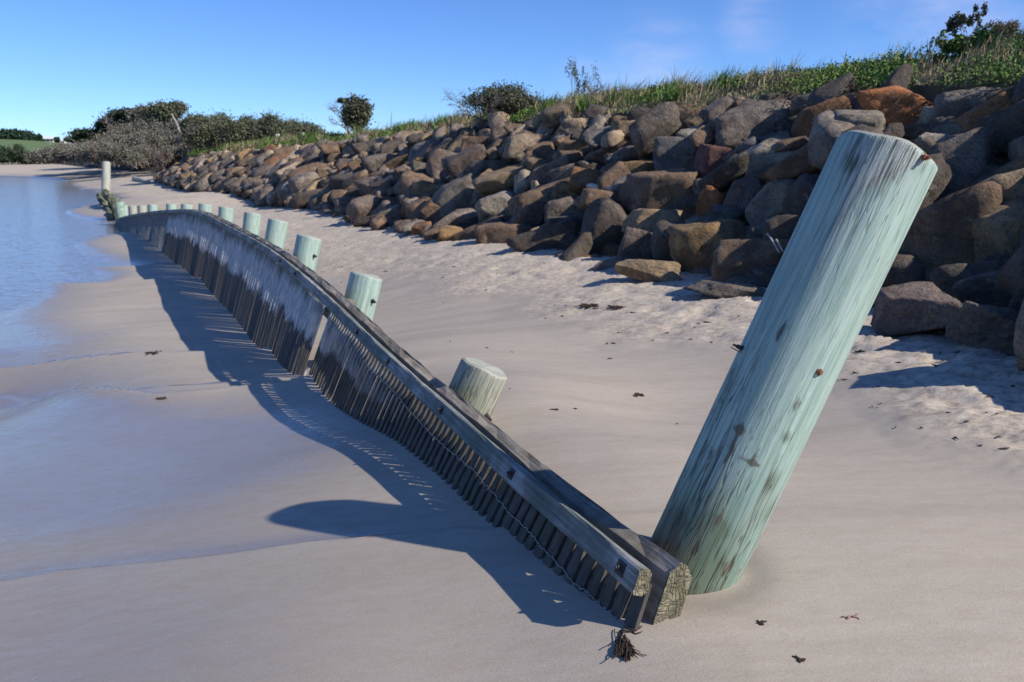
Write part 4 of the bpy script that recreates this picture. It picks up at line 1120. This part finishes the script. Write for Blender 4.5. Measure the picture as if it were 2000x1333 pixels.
tuft(gp(300, 690), .06, 16, 7, 'seaweed_clump', 'thin twig like scrap on the sand ridge left of the fence', 'seaweed', r=.004)
tuft(gp(1488, 1217), .012, 8, 8, 'seaweed_clump', 'tiny red brown scrap on the sand below the green pile', 'seaweed', r=.0025)
tuft(gp(1562, 1288), .012, 8, 9, 'seaweed_clump', 'tiny dark scrap nearest the bottom edge right of the pile', 'seaweed', r=.0025)
tuft(gp(1663, 1205), .018, 5, 10, 'seaweed_clump', 'tiny pink shell scrap on the sand', 'shell', r=.0022, mat=mat_simple('pink shell', (.35, .2, .18), .6, 40, .3))
tuft(gp(1690, 690), .06, 30, 14, 'seaweed_clump', 'dark seaweed scrap right behind the green pile', 'seaweed', r=.004)
# seaweed and twig litter nobody could count, thickest along the wrack line
r6 = np.random.default_rng(9); mb = MB()
P2 = []
for _ in range(5200):
    px, py = r6.uniform(200, 2060), r6.uniform(345, 1000)
    P2.append((px, py))
P2 = np.array([at_z(a, b, -.2) for a, b in P2]); dmk = dry_mask(P2[:, 0], P2[:, 1])
zz = ground_z(P2[:, 0], P2[:, 1]); keep = 0
for P, dm_, z in zip(P2, dmk, zz):
    if r6.random() > (.16 if dm_ > .12 and dm_ < .6 else .06 if dm_ >= .6 else .010): continue
    if toe_dist(np.array([P[0]]), np.array([P[1]]))[0] < .1: continue
    if P[0] < np.interp(P[1], PB[:, 1], PB[:, 0]) + .3: continue
    d_ = np.linalg.norm(P[:2]); sz = r6.uniform(.006, .022) * (1 + .10 * d_)
    a = r6.uniform(0, 6.28); q = np.array([P[0], P[1], z + .004]); e = np.array([math.cos(a), math.sin(a) * .4, 0]) * sz
    mb.tube([q - e, q + r6.normal(size=3) * [sz * .3, sz * .3, 0], q + e * r6.uniform(.4, 1) + [0, sz * r6.normal() * .4, .001]], [sz * .05, sz * .2, sz * .04], 4, cap=False)
    keep += 1
o = tag(link('seaweed_litter', mb.mesh('seaweed_litter', M_WEED)), 'scattered dark seaweed and twig litter on the sand', 'seaweed', kind='stuff')
# driftwood
def stick(pts, rads, label, cat='driftwood', mat=M_DRIFT, name='driftwood', branches=()):
    mb = MB(); P = np.array(pts); t = np.linspace(0, len(P) - 1, 14); Pf = np.stack([np.interp(t, range(len(P)), P[:, k]) for k in range(3)], 1)
    Pf = Pf + rp_.normal(size=Pf.shape) * rads[0] * .12
    mb.tube(Pf - P[0], np.interp(t, [0, len(P) - 1], rads), 7)
    for (a, b, r_) in branches: mb.tube(np.array([a, b]) - P[0], [r_, r_ * .4], 5)
    o = link(name, mb.mesh(name, mat)); o.location = P[0]; return tag(o, label, cat)
def bp(px, py, lift=.0, near=.25):
    P, n = hit_bank(px, py)
    v = P - CAM; return P - v / np.linalg.norm(v) * near + [0, 0, lift]
stick([bp(1150, 364, near=.75), bp(1190, 369, near=.75), bp(1225, 368, near=.75)], (.045, .03), 'bleached grey log lying across the boulders above the pointed slab')
stick([bp(1499, 457, near=.62), bp(1512, 476, near=.62), bp(1522, 494, near=.62)], (.009, .006), 'longer of two thin white sticks propped on a dark boulder left of the pile')
stick([bp(1516, 468, near=.62), bp(1523, 480, near=.62), bp(1529, 492, near=.62)], (.008, .006), 'shorter of two thin white sticks propped on a dark boulder left of the pile')
stick([bp(872, 348, near=.4), bp(890, 338, near=.4), bp(903, 334, near=.4)], (.02, .012), 'pale twig caught among boulders mid wall')
stick([gp(262, 352) + [0, 0, .1], gp(278, 356) + [0, 0, .12], gp(292, 359) + [0, 0, .1]], (.16, .08), 'long white driftwood trunk on dry sand by the far end of the rocks')
stick([gp(216, 318) + [0, 0, .8], gp(226, 326) + [0, 0, .5], gp(236, 331) + [0, 0, .1]], (.10, .14), 'pale dead log leaning out of the far scrub onto the sand')

# ================================================================== VEGETATION
def quads(C, size, up_bias=0, seed=0, aspect=1.6, flatk=0):
    r_ = np.random.default_rng(seed); n = len(C); size = np.broadcast_to(size, (n,))
    A_ = r_.normal(size=(n, 3)); A_[:, 2] += up_bias; A_ /= np.linalg.norm(A_, axis=1)[:, None]
    B_ = r_.normal(size=(n, 3)); B_[:, 2] *= (1 - flatk); B_ -= A_ * np.sum(A_ * B_, 1)[:, None]; B_ /= np.linalg.norm(B_, axis=1)[:, None]
    a = A_ * (size * aspect * .5)[:, None]; b = B_ * (size * .5)[:, None]
    V = np.stack([C - a, C + b * .9, C + a, C - b * .9], 1).reshape(-1, 3)
    return V, np.arange(4 * n).reshape(-1, 4)
def leaves_obj(name, C, size, cols, parent=None, loc=(0, 0, 0), up=0, seed=0, aspect=1.6):
    V, Fq = quads(C, size, up, seed, aspect)
    me = mesh_np(name, V, Fq, M_LEAF, False, colors=np.repeat(cols, 4, axis=0)); return link(name, me, parent, loc)
GREEN = np.array([[.085, .165, .030], [.12, .21, .038], [.050, .105, .024], [.18, .24, .05]])
OLIVE = np.array([[.075, .085, .040], [.105, .110, .055], [.055, .064, .032], [.13, .12, .07]])
DRYG = np.array([[.30, .235, .135], [.22, .18, .10], [.36, .30, .18], [.16, .15, .07]])
def pick_cols(pal, n, r_): return pal[r_.integers(len(pal), size=n)] * r_.uniform(.75, 1.25, size=(n, 1))
# bank vegetation: strip from the top of the rocks back over the crest
r7 = np.random.default_rng(31)
def strip_points(n, s0, s1, w0, w1):
    i = np.searchsorted(ss, s0), np.searchsorted(ss, s1)
    s = r7.uniform(s0, s1, n); a = r7.uniform(w0, w1, n)
    q = [np.interp(s, ss, toe[:, k]) for k in range(2)]; n_ = [np.interp(s, ss, nn[:, k]) for k in range(2)]
    w = np.interp(s, ss, WCR); zc = np.interp(s, ss, ZC); zg = np.interp(s, ss, ZG)
    X = q[0] + n_[0] * (w + a); Y = q[1] + n_[1] * (w + a)
    Z = np.where(a < .22, zc + .06, np.where(a < 1.1, zc + (zg - zc) * (a - .1) / 1.2, zg + .02))
    Z = np.where(a < 1.5, zc + (zg - zc) * np.clip((a) / 1.5, 0, 1) ** .8 + .03, zg + .03)
    Z = Z + .035 * vnoise(np.stack([X, Y], 1), 5, 1.8, 3)
    return np.stack([X, Y, Z], 1), s, a
def greenness(P):
    x = np.array([proj(p)[0] if p[1] > 2 else 3000 for p in P])
    base = np.interp(x, [0, 330, 560, 640, 800, 830, 960, 1030, 1100, 1180, 1240, 1330, 1420, 1480, 1540, 1760, 1800, 1880, 2000, 3000], [.6, .6, .5, .75, .8, .35, .3, .75, .3, .45, .55, .5, .35, .4, .95, .95, .5, .55, .8, .7])
    return base - .12 + .45 * vnoise(P[:, :2], 41, 1.3, 2)
def blades(name, P, ht, wd_, cols, seed, lean=.35):
    r_ = np.random.default_rng(seed); n = len(P)
    a = r_.uniform(0, 6.28, n); side = np.stack([np.cos(a), np.sin(a), 0 * a], 1) * (wd_[:, None] * .5)
    ln = r_.normal(size=(n, 3)) * lean; ln[:, 2] = 1; ln[:, 0] += .25; ln /= np.linalg.norm(ln, axis=1)[:, None]
    mid = P + ln * (ht * .55)[:, None]; l2 = ln + r_.normal(size=(n, 3)) * .25 + [.2, 0, -.15]; l2 /= np.linalg.norm(l2, axis=1)[:, None]
    tip = mid + l2 * (ht * .5)[:, None]
    V = np.stack([P - side, P + side, mid + side * .7, mid - side * .7, tip, tip + side * .15], 1).reshape(-1, 3)
    b = np.arange(n)[:, None] * 6
    Fq = np.vstack([b + [0, 1, 2, 3], b + [3, 2, 5, 4]])
    return link(name, mesh_np(name, V, Fq, M_LEAF, False, colors=np.repeat(cols, 6, axis=0)))
s_near, s_far = 10.0, S_[3 + 11]
allP, allS, allA = [], [], []
for (n, a0, a1, w0, w1) in ((26000, s_near, s_near + 12, .05, 3.2), (20000, s_near + 12, s_near + 28, .05, 3.5), (16000, s_near + 28, s_far + 6, .1, 5)):
    P, s, a = strip_points(n, a0, a1, w0, w1); allP.append(P); allS.append(s); allA.append(a)
P = np.vstack(allP); A_ = np.concatenate(allA); g = greenness(P)
rr = r7.random(len(P)); dist = np.linalg.norm(P, axis=1)
clump = .5 + .5 * vnoise(P[:, :2], 43, 3.0, 2)
isg = g > .55 + .25 * (rr - .5)
# dry / green grass
kg = (~isg) | (rr < .45)
Pk = P[kg]; nk = len(Pk); tl = np.clip(A_[kg] / .8, .35, 1)
mixc = np.where((r7.random(nk) < .26 + .7 * (g[kg] - .35))[:, None], pick_cols(GREEN, nk, r7), pick_cols(DRYG, nk, r7))
tag(blades('bank_grass', Pk, r7.uniform(.09, .30, nk) * (.25 + 1.5 * clump[kg] ** 2) * tl, .006 + .0009 * dist[kg], mixc, 51), 'mixed dry and green grass on top of the bank', kind='stuff')
# long tussocks that break the skyline
TPs, TDs = [], []
Pt, st_, at_ = strip_points(60, s_near + 1, s_far, .35, 1.7)
for q in Pt:
    nb_ = int(r7.integers(60, 190)); sc_ = .05 + .004 * np.linalg.norm(q)
    TPs.append(q + r7.normal(size=(nb_, 3)) * [sc_, sc_, .004])
TPs = np.vstack(TPs); dT = np.linalg.norm(TPs, axis=1); nT = len(TPs)
tag(blades('tussocks', TPs, r7.uniform(.16, .42, nT), .006 + .0008 * dT, np.where((vnoise(TPs[:, :2], 77, 1.0, 1) > .1)[:, None], pick_cols(DRYG, nT, r7), pick_cols(GREEN, nT, r7)), 57, .42), 'long grass tussocks breaking the bank skyline', kind='stuff')
# a few tall seed stalks
sel = (A_ > .9) & (r7.random(len(P)) < .012); Pk = P[sel]; nk = len(Pk)
tag(blades('seed_stalks', Pk, r7.uniform(.25, .50, nk), .005 + .0004 * dist[sel], pick_cols(DRYG, nk, r7) * .8, 52, .22), 'thin dry seed stalks above the grass', kind='stuff')
# creeper leaves
sel = isg; Pk = P[sel]; reps = 5
C = np.repeat(Pk, reps, axis=0); C = C + r7.normal(size=C.shape) * [.06, .06, .02]; C[:, 2] += r7.uniform(0, .16, len(C)) * (.4 + np.repeat(clump[sel], reps))
o = leaves_obj('creeper_leaves', C, .015 + .0011 * np.repeat(dist[sel], reps), pick_cols(GREEN, len(C), r7), up=.4, seed=5, aspect=1.3)
tag(o, 'low green creeper leaves spilling over the bank edge', kind='stuff')
def bank_base(px, d, back=0):
    """ground point on the bank top along a column of the photo at a given depth"""
    P = at_depth(px, 300, d); loc, n_, i_, di_ = bvh.ray_cast(Vector((P[0], P[1], 30)), Vector((0, 0, -1)))
    z = loc[2] if loc is not None else gzat(P[0], P[1])
    return np.array([P[0], P[1], z])
def branchy(base, h, w, levels, seed, r0, lean=(0, 0), upb=.8, kids=3, segs=3, ratio=.68):
    r_ = np.random.default_rng(seed); mb = MB(); tips = []
    def rec(p, d, L, r, lv):
        pts = [p]; q = p.copy(); dd = d.copy()
        for k in range(segs):
            dd = dd + r_.normal(size=3) * .20 + [lean[0] * .06, lean[1] * .06, .03]; dd /= np.linalg.norm(dd); q = q + dd * L / segs; pts.append(q.copy())
        mb.tube(pts, np.linspace(r, r * .6, len(pts)), 3 if lv > 0 else 5, cap=False)
        if lv >= levels: tips.append((pts[-1], dd)); return
        for k in range(kids):
            nd = dd + r_.normal(size=3) * [.75 * w / h, .75 * w / h, .45]; nd[2] = abs(nd[2]) * upb + .1; nd /= np.linalg.norm(nd)
            rec(pts[-1 - (k % 2)], nd, L * ratio * r_.uniform(.8, 1.15), r * .58, lv + 1)
    for k in range(max(1, int(w / h * 2))):
        d0 = np.array([r_.normal() * .35 * w / h + lean[0] * .3, r_.normal() * .35 * w / h, 1.0]); d0 /= np.linalg.norm(d0)
        rec(np.array([r_.normal() * w * .04, r_.normal() * w * .04, -.05]), d0, h * .36, r0, 0)
    return mb, tips
TWIG = np.array([.135, .115, .10])
def shrub(name, px, top_y, d, wpx, label, pal, seed, leafy=1.0, lsize=.03, levels=4, group=None, cat='shrub', twigcol=TWIG, lean=(0, 0), nleaf=5000, base=None, crown=None, flat=1.0, r0=None, kids=3, upb=.8):
    B = bank_base(px, d) if base is None else base
    Tz = at_depth(px, top_y, d)[2]; h = max(.4, Tz - B[2]); w = wpx / F * d
    root = empty(name, Vector(B), label, cat, group)
    mb, tips = branchy(B, h, w, levels, seed, r0 or h * .022, lean, kids=kids, upb=upb)
    V = np.vstack(mb.V); hi = V[:, 2].max(); sc_ = h * .97 / hi; sx = (w * .5) / max(np.percentile(np.abs(V[:, 0]), 97), .05)
    for k in range(len(mb.V)): mb.V[k] = mb.V[k] * [sx, sx, sc_]
    mb.C = [np.broadcast_to(twigcol * np.random.default_rng(seed + k).uniform(.7, 1.3), (len(v), 3)) for k, v in enumerate(mb.V)]
    o = link('branches', mb.mesh('branches', M_BARK), root)
    tp = np.array([t[0] for t in tips]) * [sx, sx, sc_]
    r_ = np.random.default_rng(seed + 7)
    if leafy > 0:
        if crown is None: C = tp[r_.integers(len(tp), size=nleaf)]; C = C + r_.normal(size=C.shape) * [w * .035, w * .035, h * .035]
        else:
            C = []
            for (cx, cz, rx, rz, wt) in crown:   # lobes of the crown in fractions of width and height
                n_ = int(nleaf * wt); nb = max(8, n_ // 35)
                bb = r_.normal(size=(nb, 3)); bb /= np.linalg.norm(bb, axis=1)[:, None]; bb *= r_.uniform(.45, 1.0, (nb, 1)) ** .6
                cc = bb[r_.integers(nb, size=n_)] + r_.normal(size=(n_, 3)) * .24
                C.append(cc * [rx * w, rx * w * .9, rz * h] + [cx * w, 0, cz * h])
            C = np.vstack(C)
        C[:, 2] = np.maximum(C[:, 2], .05)
        if d > 40 and d < 120: C = np.vstack([C, C + r_.normal(size=C.shape) * .10, C + r_.normal(size=C.shape) * .2]); lsize = lsize * .62
        V_, Fq = quads(C, lsize, .2, seed, 1.7)
        link('foliage', mesh_np('foliage', V_, Fq, M_LEAF, False, colors=np.repeat(pick_cols(pal, len(C), r_), 4, axis=0)), root)
    return root
shrub('coastal_tree', 686, 192, 34, 78, 'dense dark round tree with bare grey twigs on its left, on the bank crest', OLIVE, 61, 1, .075, 5, cat='tree', nleaf=6000, crown=[(.18, .62, .29, .33, .75), (-.20, .93, .07, .05, .04), (-.05, .90, .06, .07, .05), (.10, .42, .24, .25, .2)], twigcol=np.array([.20, .175, .16]))
shrub('wide_shrub', 968, 166, 20, 172, 'wide low dark shrub with thin grey twigs on its left, on the bank crest', OLIVE, 62, 1, .04, 5, nleaf=7000, crown=[(.08, .62, .30, .32, .7), (-.16, .55, .2, .26, .10), (.30, .48, .18, .28, .25)], twigcol=np.array([.17, .15, .14]), kids=3)
shrub('sapling', 1115, 118, 15.5, 46, 'sparse upright sapling, taller left one of the pair on the bank', OLIVE, 63, 1, .022, 4, nleaf=420, lean=(.5, 0))
shrub('sapling', 1146, 128, 15.5, 48, 'sparse twiggy sapling, shorter right one of the pair on the bank', OLIVE, 64, 1, .020, 5, nleaf=350, twigcol=np.array([.15, .115, .10]))
shrub('sapling', 1865, 24, 9.6, 66, 'airy sapling with small dark leaf clusters standing tallest on the bank at right', OLIVE * .8, 65, 1, .022, 3, nleaf=1500, r0=.008)
shrub('crest_bush', 1965, 52, 10.3, 150, 'leafy green bush on the bank skyline at the right edge', GREEN, 68, 1, .036, 4, nleaf=7000, r0=.006)
shrub('crest_bush', 1858, 84, 10.0, 110, 'low leafy green bush under the tall sapling', GREEN, 69, 1, .032, 4, nleaf=5000, r0=.006)
shrub('dry_bush', 1918, 50, 9.9, 100, 'dry brown twiggy bush beside the tallest sapling', DRYG * .7, 66, 1, .014, 5, nleaf=4000, twigcol=np.array([.17, .125, .10]), r0=.006)
shrub('seedling', 1795, 88, 9.4, 24, 'small seedling left of the tall sapling', OLIVE * .8, 67, 1, .020, 3, nleaf=160, r0=.004)
# scrub behind and beyond the far end of the wall
r8 = np.random.default_rng(71)
GREY = np.array([.30, .265, .24]); RED = np.array([.24, .165, .135])
BROWNL = np.array([[.18, .165, .135], [.14, .135, .10], [.24, .22, .195], [.12, .125, .075]]); REDL = np.array([[.17, .135, .11], [.14, .11, .09], [.20, .165, .14]])
DARKG = np.array([[.022, .040, .018], [.03, .052, .022], [.016, .028, .014]]); OLIVEF = np.array([[.11, .12, .065], [.14, .145, .085], [.085, .095, .055]])
def scr(px, ty, by, d, wpx, pal, twig, label, group, seed, n=1500, ls=.16, name='scrub_bush', cat='shrub', lev=4, crown=None, leafy=1):
    base = at_depth(px, by, d)
    shrub(name, px, ty, d, wpx, label, pal, seed, leafy, ls, lev, group, cat, twig, nleaf=n, base=base, crown=crown, kids=3)
ORD = ['leftmost', 'second', 'third', 'fourth', 'fifth', 'sixth', 'seventh', 'eighth', 'ninth', 'tenth', 'eleventh', 'twelfth', 'thirteenth', 'fourteenth', 'fifteenth', 'sixteenth', 'seventeenth', 'eighteenth', 'nineteenth', 'twentieth', 'twenty first', 'twenty second', 'twenty third', 'twenty fourth', 'twenty fifth', 'twenty sixth']
G1 = 'olive scrub bushes behind the far rocks'; G2 = 'bare grey twiggy bushes at the far end of the beach'; G3 = 'red brown dead brush along the dune foot'
for k, (px, ty, w) in enumerate([(385, 230, 46), (410, 234, 40), (433, 228, 40), (455, 240, 44), (485, 234, 46), (505, 244, 40), (532, 230, 46), (556, 243, 44), (582, 240, 46), (604, 248, 36), (622, 258, 26)]):
    scr(px, ty, 284, 50 + 4 * (k % 3), w, OLIVEF, GREY, f'olive green scrub bush behind the far rocks, {ORD[k]} from the left', G1, 200 + k, 2400, .13, crown=[(0, .68, .45, .32, .7), (.1, .35, .5, .35, .6)])
for k in range(26):
    px = 120 + k * 11.5 + r8.normal() * 4; base = np.interp(px, [100, 200, 330, 420], [318, 323, 330, 300]); up = np.interp(px, [110, 180, 240, 300, 380, 420], [288, 274, 250, 232, 240, 250])
    for row in range(3):
        if row == 2: scr(px + 5, up + .30 * (base - up) + r8.uniform(-4, 6), base - 8, 68 + r8.uniform(0, 5), 34, BROWNL, GREY, f'grey brown dune bush, {ORD[k]} from the left in the middle row', 'grey brown bushes in the middle of the dune scrub', 600 + k, 1300, .14, lev=3, crown=[(0, .55, .45, .45, 1.0)])
        elif row == 1: scr(px, up + r8.uniform(-4, 10), base - 18, 74 + r8.uniform(0, 8), 36, BROWNL, GREY, f'bare grey twiggy bush, {ORD[k]} from the left in the dune back row', G2, 300 + k, 1500, .15, crown=[(0, .5, .45, .5, .5), (.1, .8, .3, .18, .5)], lev=4)
        else: scr(px, base - 34 + r8.uniform(-8, 8), base, 62 + r8.uniform(0, 6) + (12 if px < 200 else 0), 32, REDL if k % 2 else BROWNL, RED if k % 3 else GREY, f'red brown dead brush at the dune foot, {ORD[k]} from the left', G3, 340 + k, 1100, .12, lev=4)
scr(335, 205, 315, 78, 66, OLIVEF, GREY, 'big tree with yellowish green top rising behind the far scrub', None, 401, 4200, .22, 'dune_tree', 'tree', 4, [(.32, .93, .20, .07, .25), (-.1, .86, .38, .12, .6), (-.2, .70, .3, .12, .3)])
scr(290, 211, 315, 80, 60, BROWNL * .8, GREY, 'brown twiggy tree beside the big yellowish topped tree', None, 402, 2600, .22, 'dune_tree', 'tree', 4, [(0, .85, .4, .13, 1)])
for k, (px, ty, by, w, lb) in enumerate([(262, 213, 262, 70, 'dark cypress with level layered branches above the scrub'), (232, 228, 266, 50, 'dark cypress limb layer sloping down to the left'), (185, 255, 290, 62, 'low dark cypress farthest left in the scrub')]):
    scr(px, ty, 320, 88, w, DARKG, GREY * .6, lb, None, 410 + k, 3000, .26, 'cypress', 'tree', 3, [(0, .90, .45, .06, .35), (-.2, .78, .40, .06, .3), (.15, .68, .45, .07, .35)] if k < 2 else [(0, .9, .45, .07, .4), (-.15, .72, .4, .08, .35), (.1, .5, .45, .15, .3)])
for k, (x0, y0, x1, y1) in enumerate([(272, 292, 278, 262), (268, 300, 276, 268), (352, 262, 334, 222)]):
    a = at_depth(x0, y0, 70); b = at_depth(x1, y1, 70)
    stick([a, (a + b) / 2 + [.1, 0, 0], b], (.12, .05), ['pale bare trunk in the scrub above the far pole', 'second pale bare trunk just left in the scrub', 'pale slanting limb in the crown of the big far tree'][k], 'dead tree', mat_simple('pale trunk', (.42, .38, .33), .9, 8, .3), 'bare_trunk')
for k, (px, ty, w) in enumerate([(8, 290, 34), (22, 294, 24), (38, 284, 22), (48, 298, 18), (62, 302, 22), (78, 298, 26), (92, 290, 36), (112, 288, 30), (132, 282, 30), (-15, 286, 34)]):
    scr(px, ty, 320, 105, w, DARKG * 1.6 if k in (2, 3, 0, 1, 9) else BROWNL, GREY * .7, ['dark green far bush under the field', 'grey brown far bush under the field'][0 if k in (2, 3, 0, 1, 9) else 1] + f', {ORD[(k + 1) % 10]} of ten from the left', ['dark green bushes below the far field', 'grey brown bushes below the far field'][0 if k in (2, 3, 0, 1, 9) else 1], 430 + k, 900, .24, lev=3, crown=[(0, .55, .42, .42, 1.0)])
# white markers on the bank
for (px, py, d, w, h, lb, nm) in ((543, 268, 46, 6, 11, 'square white marker post on the bank near the far scrub', 'marker_post'), (592, 265, 44, 5, 9, 'white marker with a round knob on the bank left of the dark tree', 'marker_post')):
    B = at_depth(px, py + h / 2, d); hw = w / 2 / F * d; hh = h / F * d
    bm = bmesh.new(); bmesh.ops.create_cube(bm, size=1); bmesh.ops.bevel(bm, geom=bm.edges[:], offset=.06, segments=1, affect='EDGES')
    for v in bm.verts: v.co = Vector((v.co.x * hw * 2 * (.6 if px == 592 else 1), v.co.y * hw * 1.6, (v.co.z + .5) * (hh * 1.3) - .3 * hh))
    if px == 592:
        c_ = bmesh.ops.create_icosphere(bm, subdivisions=2, radius=hw * .9); bmesh.ops.translate(bm, verts=c_['verts'], vec=(hw * .5, 0, hh * .85))
    o = link(nm, bm_mesh(nm, bm, M_WHITE)); o.location = B; tag(o, lb, 'marker')

# ================================================================== FAR FIELD, HOUSES
MF = Mat('far pasture'); _n = MF.noise(MF.wcoord(), .02, 4)
MF.out(MF.mix(_n, (.085, .145, .040), (.125, .175, .060)), .95)
D0 = 520
fx = np.linspace(-520, 40, 60); fy = np.linspace(300, 900, 40)
FX, FY = np.meshgrid(fx, fy)
px_of = 1000 + F * FX / (FY * math.cos(PITCH) + .25)
ztop = 1.118 + (300 - np.interp(px_of, [-600, 0, 60, 140, 250, 420], [272, 273, 275, 282, 296, 312])) / F * FY
rise = np.clip((FY - 300) / (D0 - 300), 0, 1); rise = np.minimum(rise, 1)
FZ = -1.5 + (np.interp(px_of, [-600, 0, 60, 140, 250, 420], [272, 273, 275, 282, 296, 312]) * 0 + (1.118 + (300 - np.interp(px_of, [-600, 0, 60, 140, 250, 420], [272, 273, 275, 282, 296, 312])) / F * D0) + 1.5) * rise
nr_, nc_ = FX.shape; ii = (np.arange(nr_ - 1)[:, None] * nc_ + np.arange(nc_ - 1)[None]).ravel()
tag(link('far_field', mesh_np('far_field', np.stack([FX, FY, FZ], -1).reshape(-1, 3), np.stack([ii, ii + 1, ii + nc_ + 1, ii + nc_], 1), MF.m, True)), 'green pasture hill far beyond the beach', kind='structure')
M_HROOF = mat_simple('pale metal roof', (.80, .80, .80), .5, 2, .1)
M_WIN = mat_simple('dark window glass', (.05, .06, .07), .15, 2, .2)
def house(px, y0, y1, wpx, label, nwin):
    d = D0 - 4; B = at_depth(px, y1, d); hw = wpx / 2 / F * d; hh = (y1 - y0) / F * d
    root = empty('farm_house', Vector(B), label, 'house')
    def box(nm, cx, cy, cz, sx, sy, sz, mat, par=root):
        bm = bmesh.new(); bmesh.ops.create_cube(bm, size=1)
        for v in bm.verts: v.co = Vector((v.co.x * sx + cx, v.co.y * sy + cy, v.co.z * sz + cz))
        return link(nm, bm_mesh(nm, bm, mat), par)
    w_ = box('wall', 0, 4, hh * .28, hw * 1.9, 7, hh * .62, M_WHITE)
    for k in range(nwin):
        box('window', -hw * .75 + k * hw * 1.5 / max(1, nwin - 1), .46, hh * .3, hw * .22, .12, hh * .28, M_WIN, root)
    V = [(-hw * 1.05, -.4, hh * .56), (hw * 1.05, -.4, hh * .56), (hw * 1.05, 8.4, hh * .56), (-hw * 1.05, 8.4, hh * .56), (-hw * .85, 4, hh), (hw * .85, 4, hh)]
    me = bpy.data.meshes.new('roof'); me.from_pydata(V, [], [(0, 1, 5, 4), (2, 3, 4, 5), (1, 2, 5), (3, 0, 4), (3, 2, 1, 0)]); me.materials.append(M_HROOF); link('roof', me, root)
house(89, 267, 278, 32, 'wide white farmhouse with pale roof on the far hill', 4)
house(117, 272, 281, 17, 'small white house right of the wide farmhouse', 2)
house(1, 270, 277, 12, 'white house at the left edge behind the far trees', 2)
for k, (px, ty, w) in enumerate([(2, 257, 22), (14, 257, 22), (27, 256, 24), (41, 257, 24), (55, 258, 22), (66, 264, 18), (78, 265, 8), (112, 270, 8), (135, 269, 14), (148, 267, 18)]):
    scr(px, ty, 279, D0 - 12, w, DARKG * np.array([1.2, 1.5, 1.9]), GREY * .5, f'dark round windbreak tree on the far hill, {ORD[k]} from the left', 'dark trees on the far hill', 500 + k, 1000, 1.1, 'hill_tree', 'tree', 2, [(0, .58, .5, .42, 1.0)])
print('objects', len(bpy.data.objects))
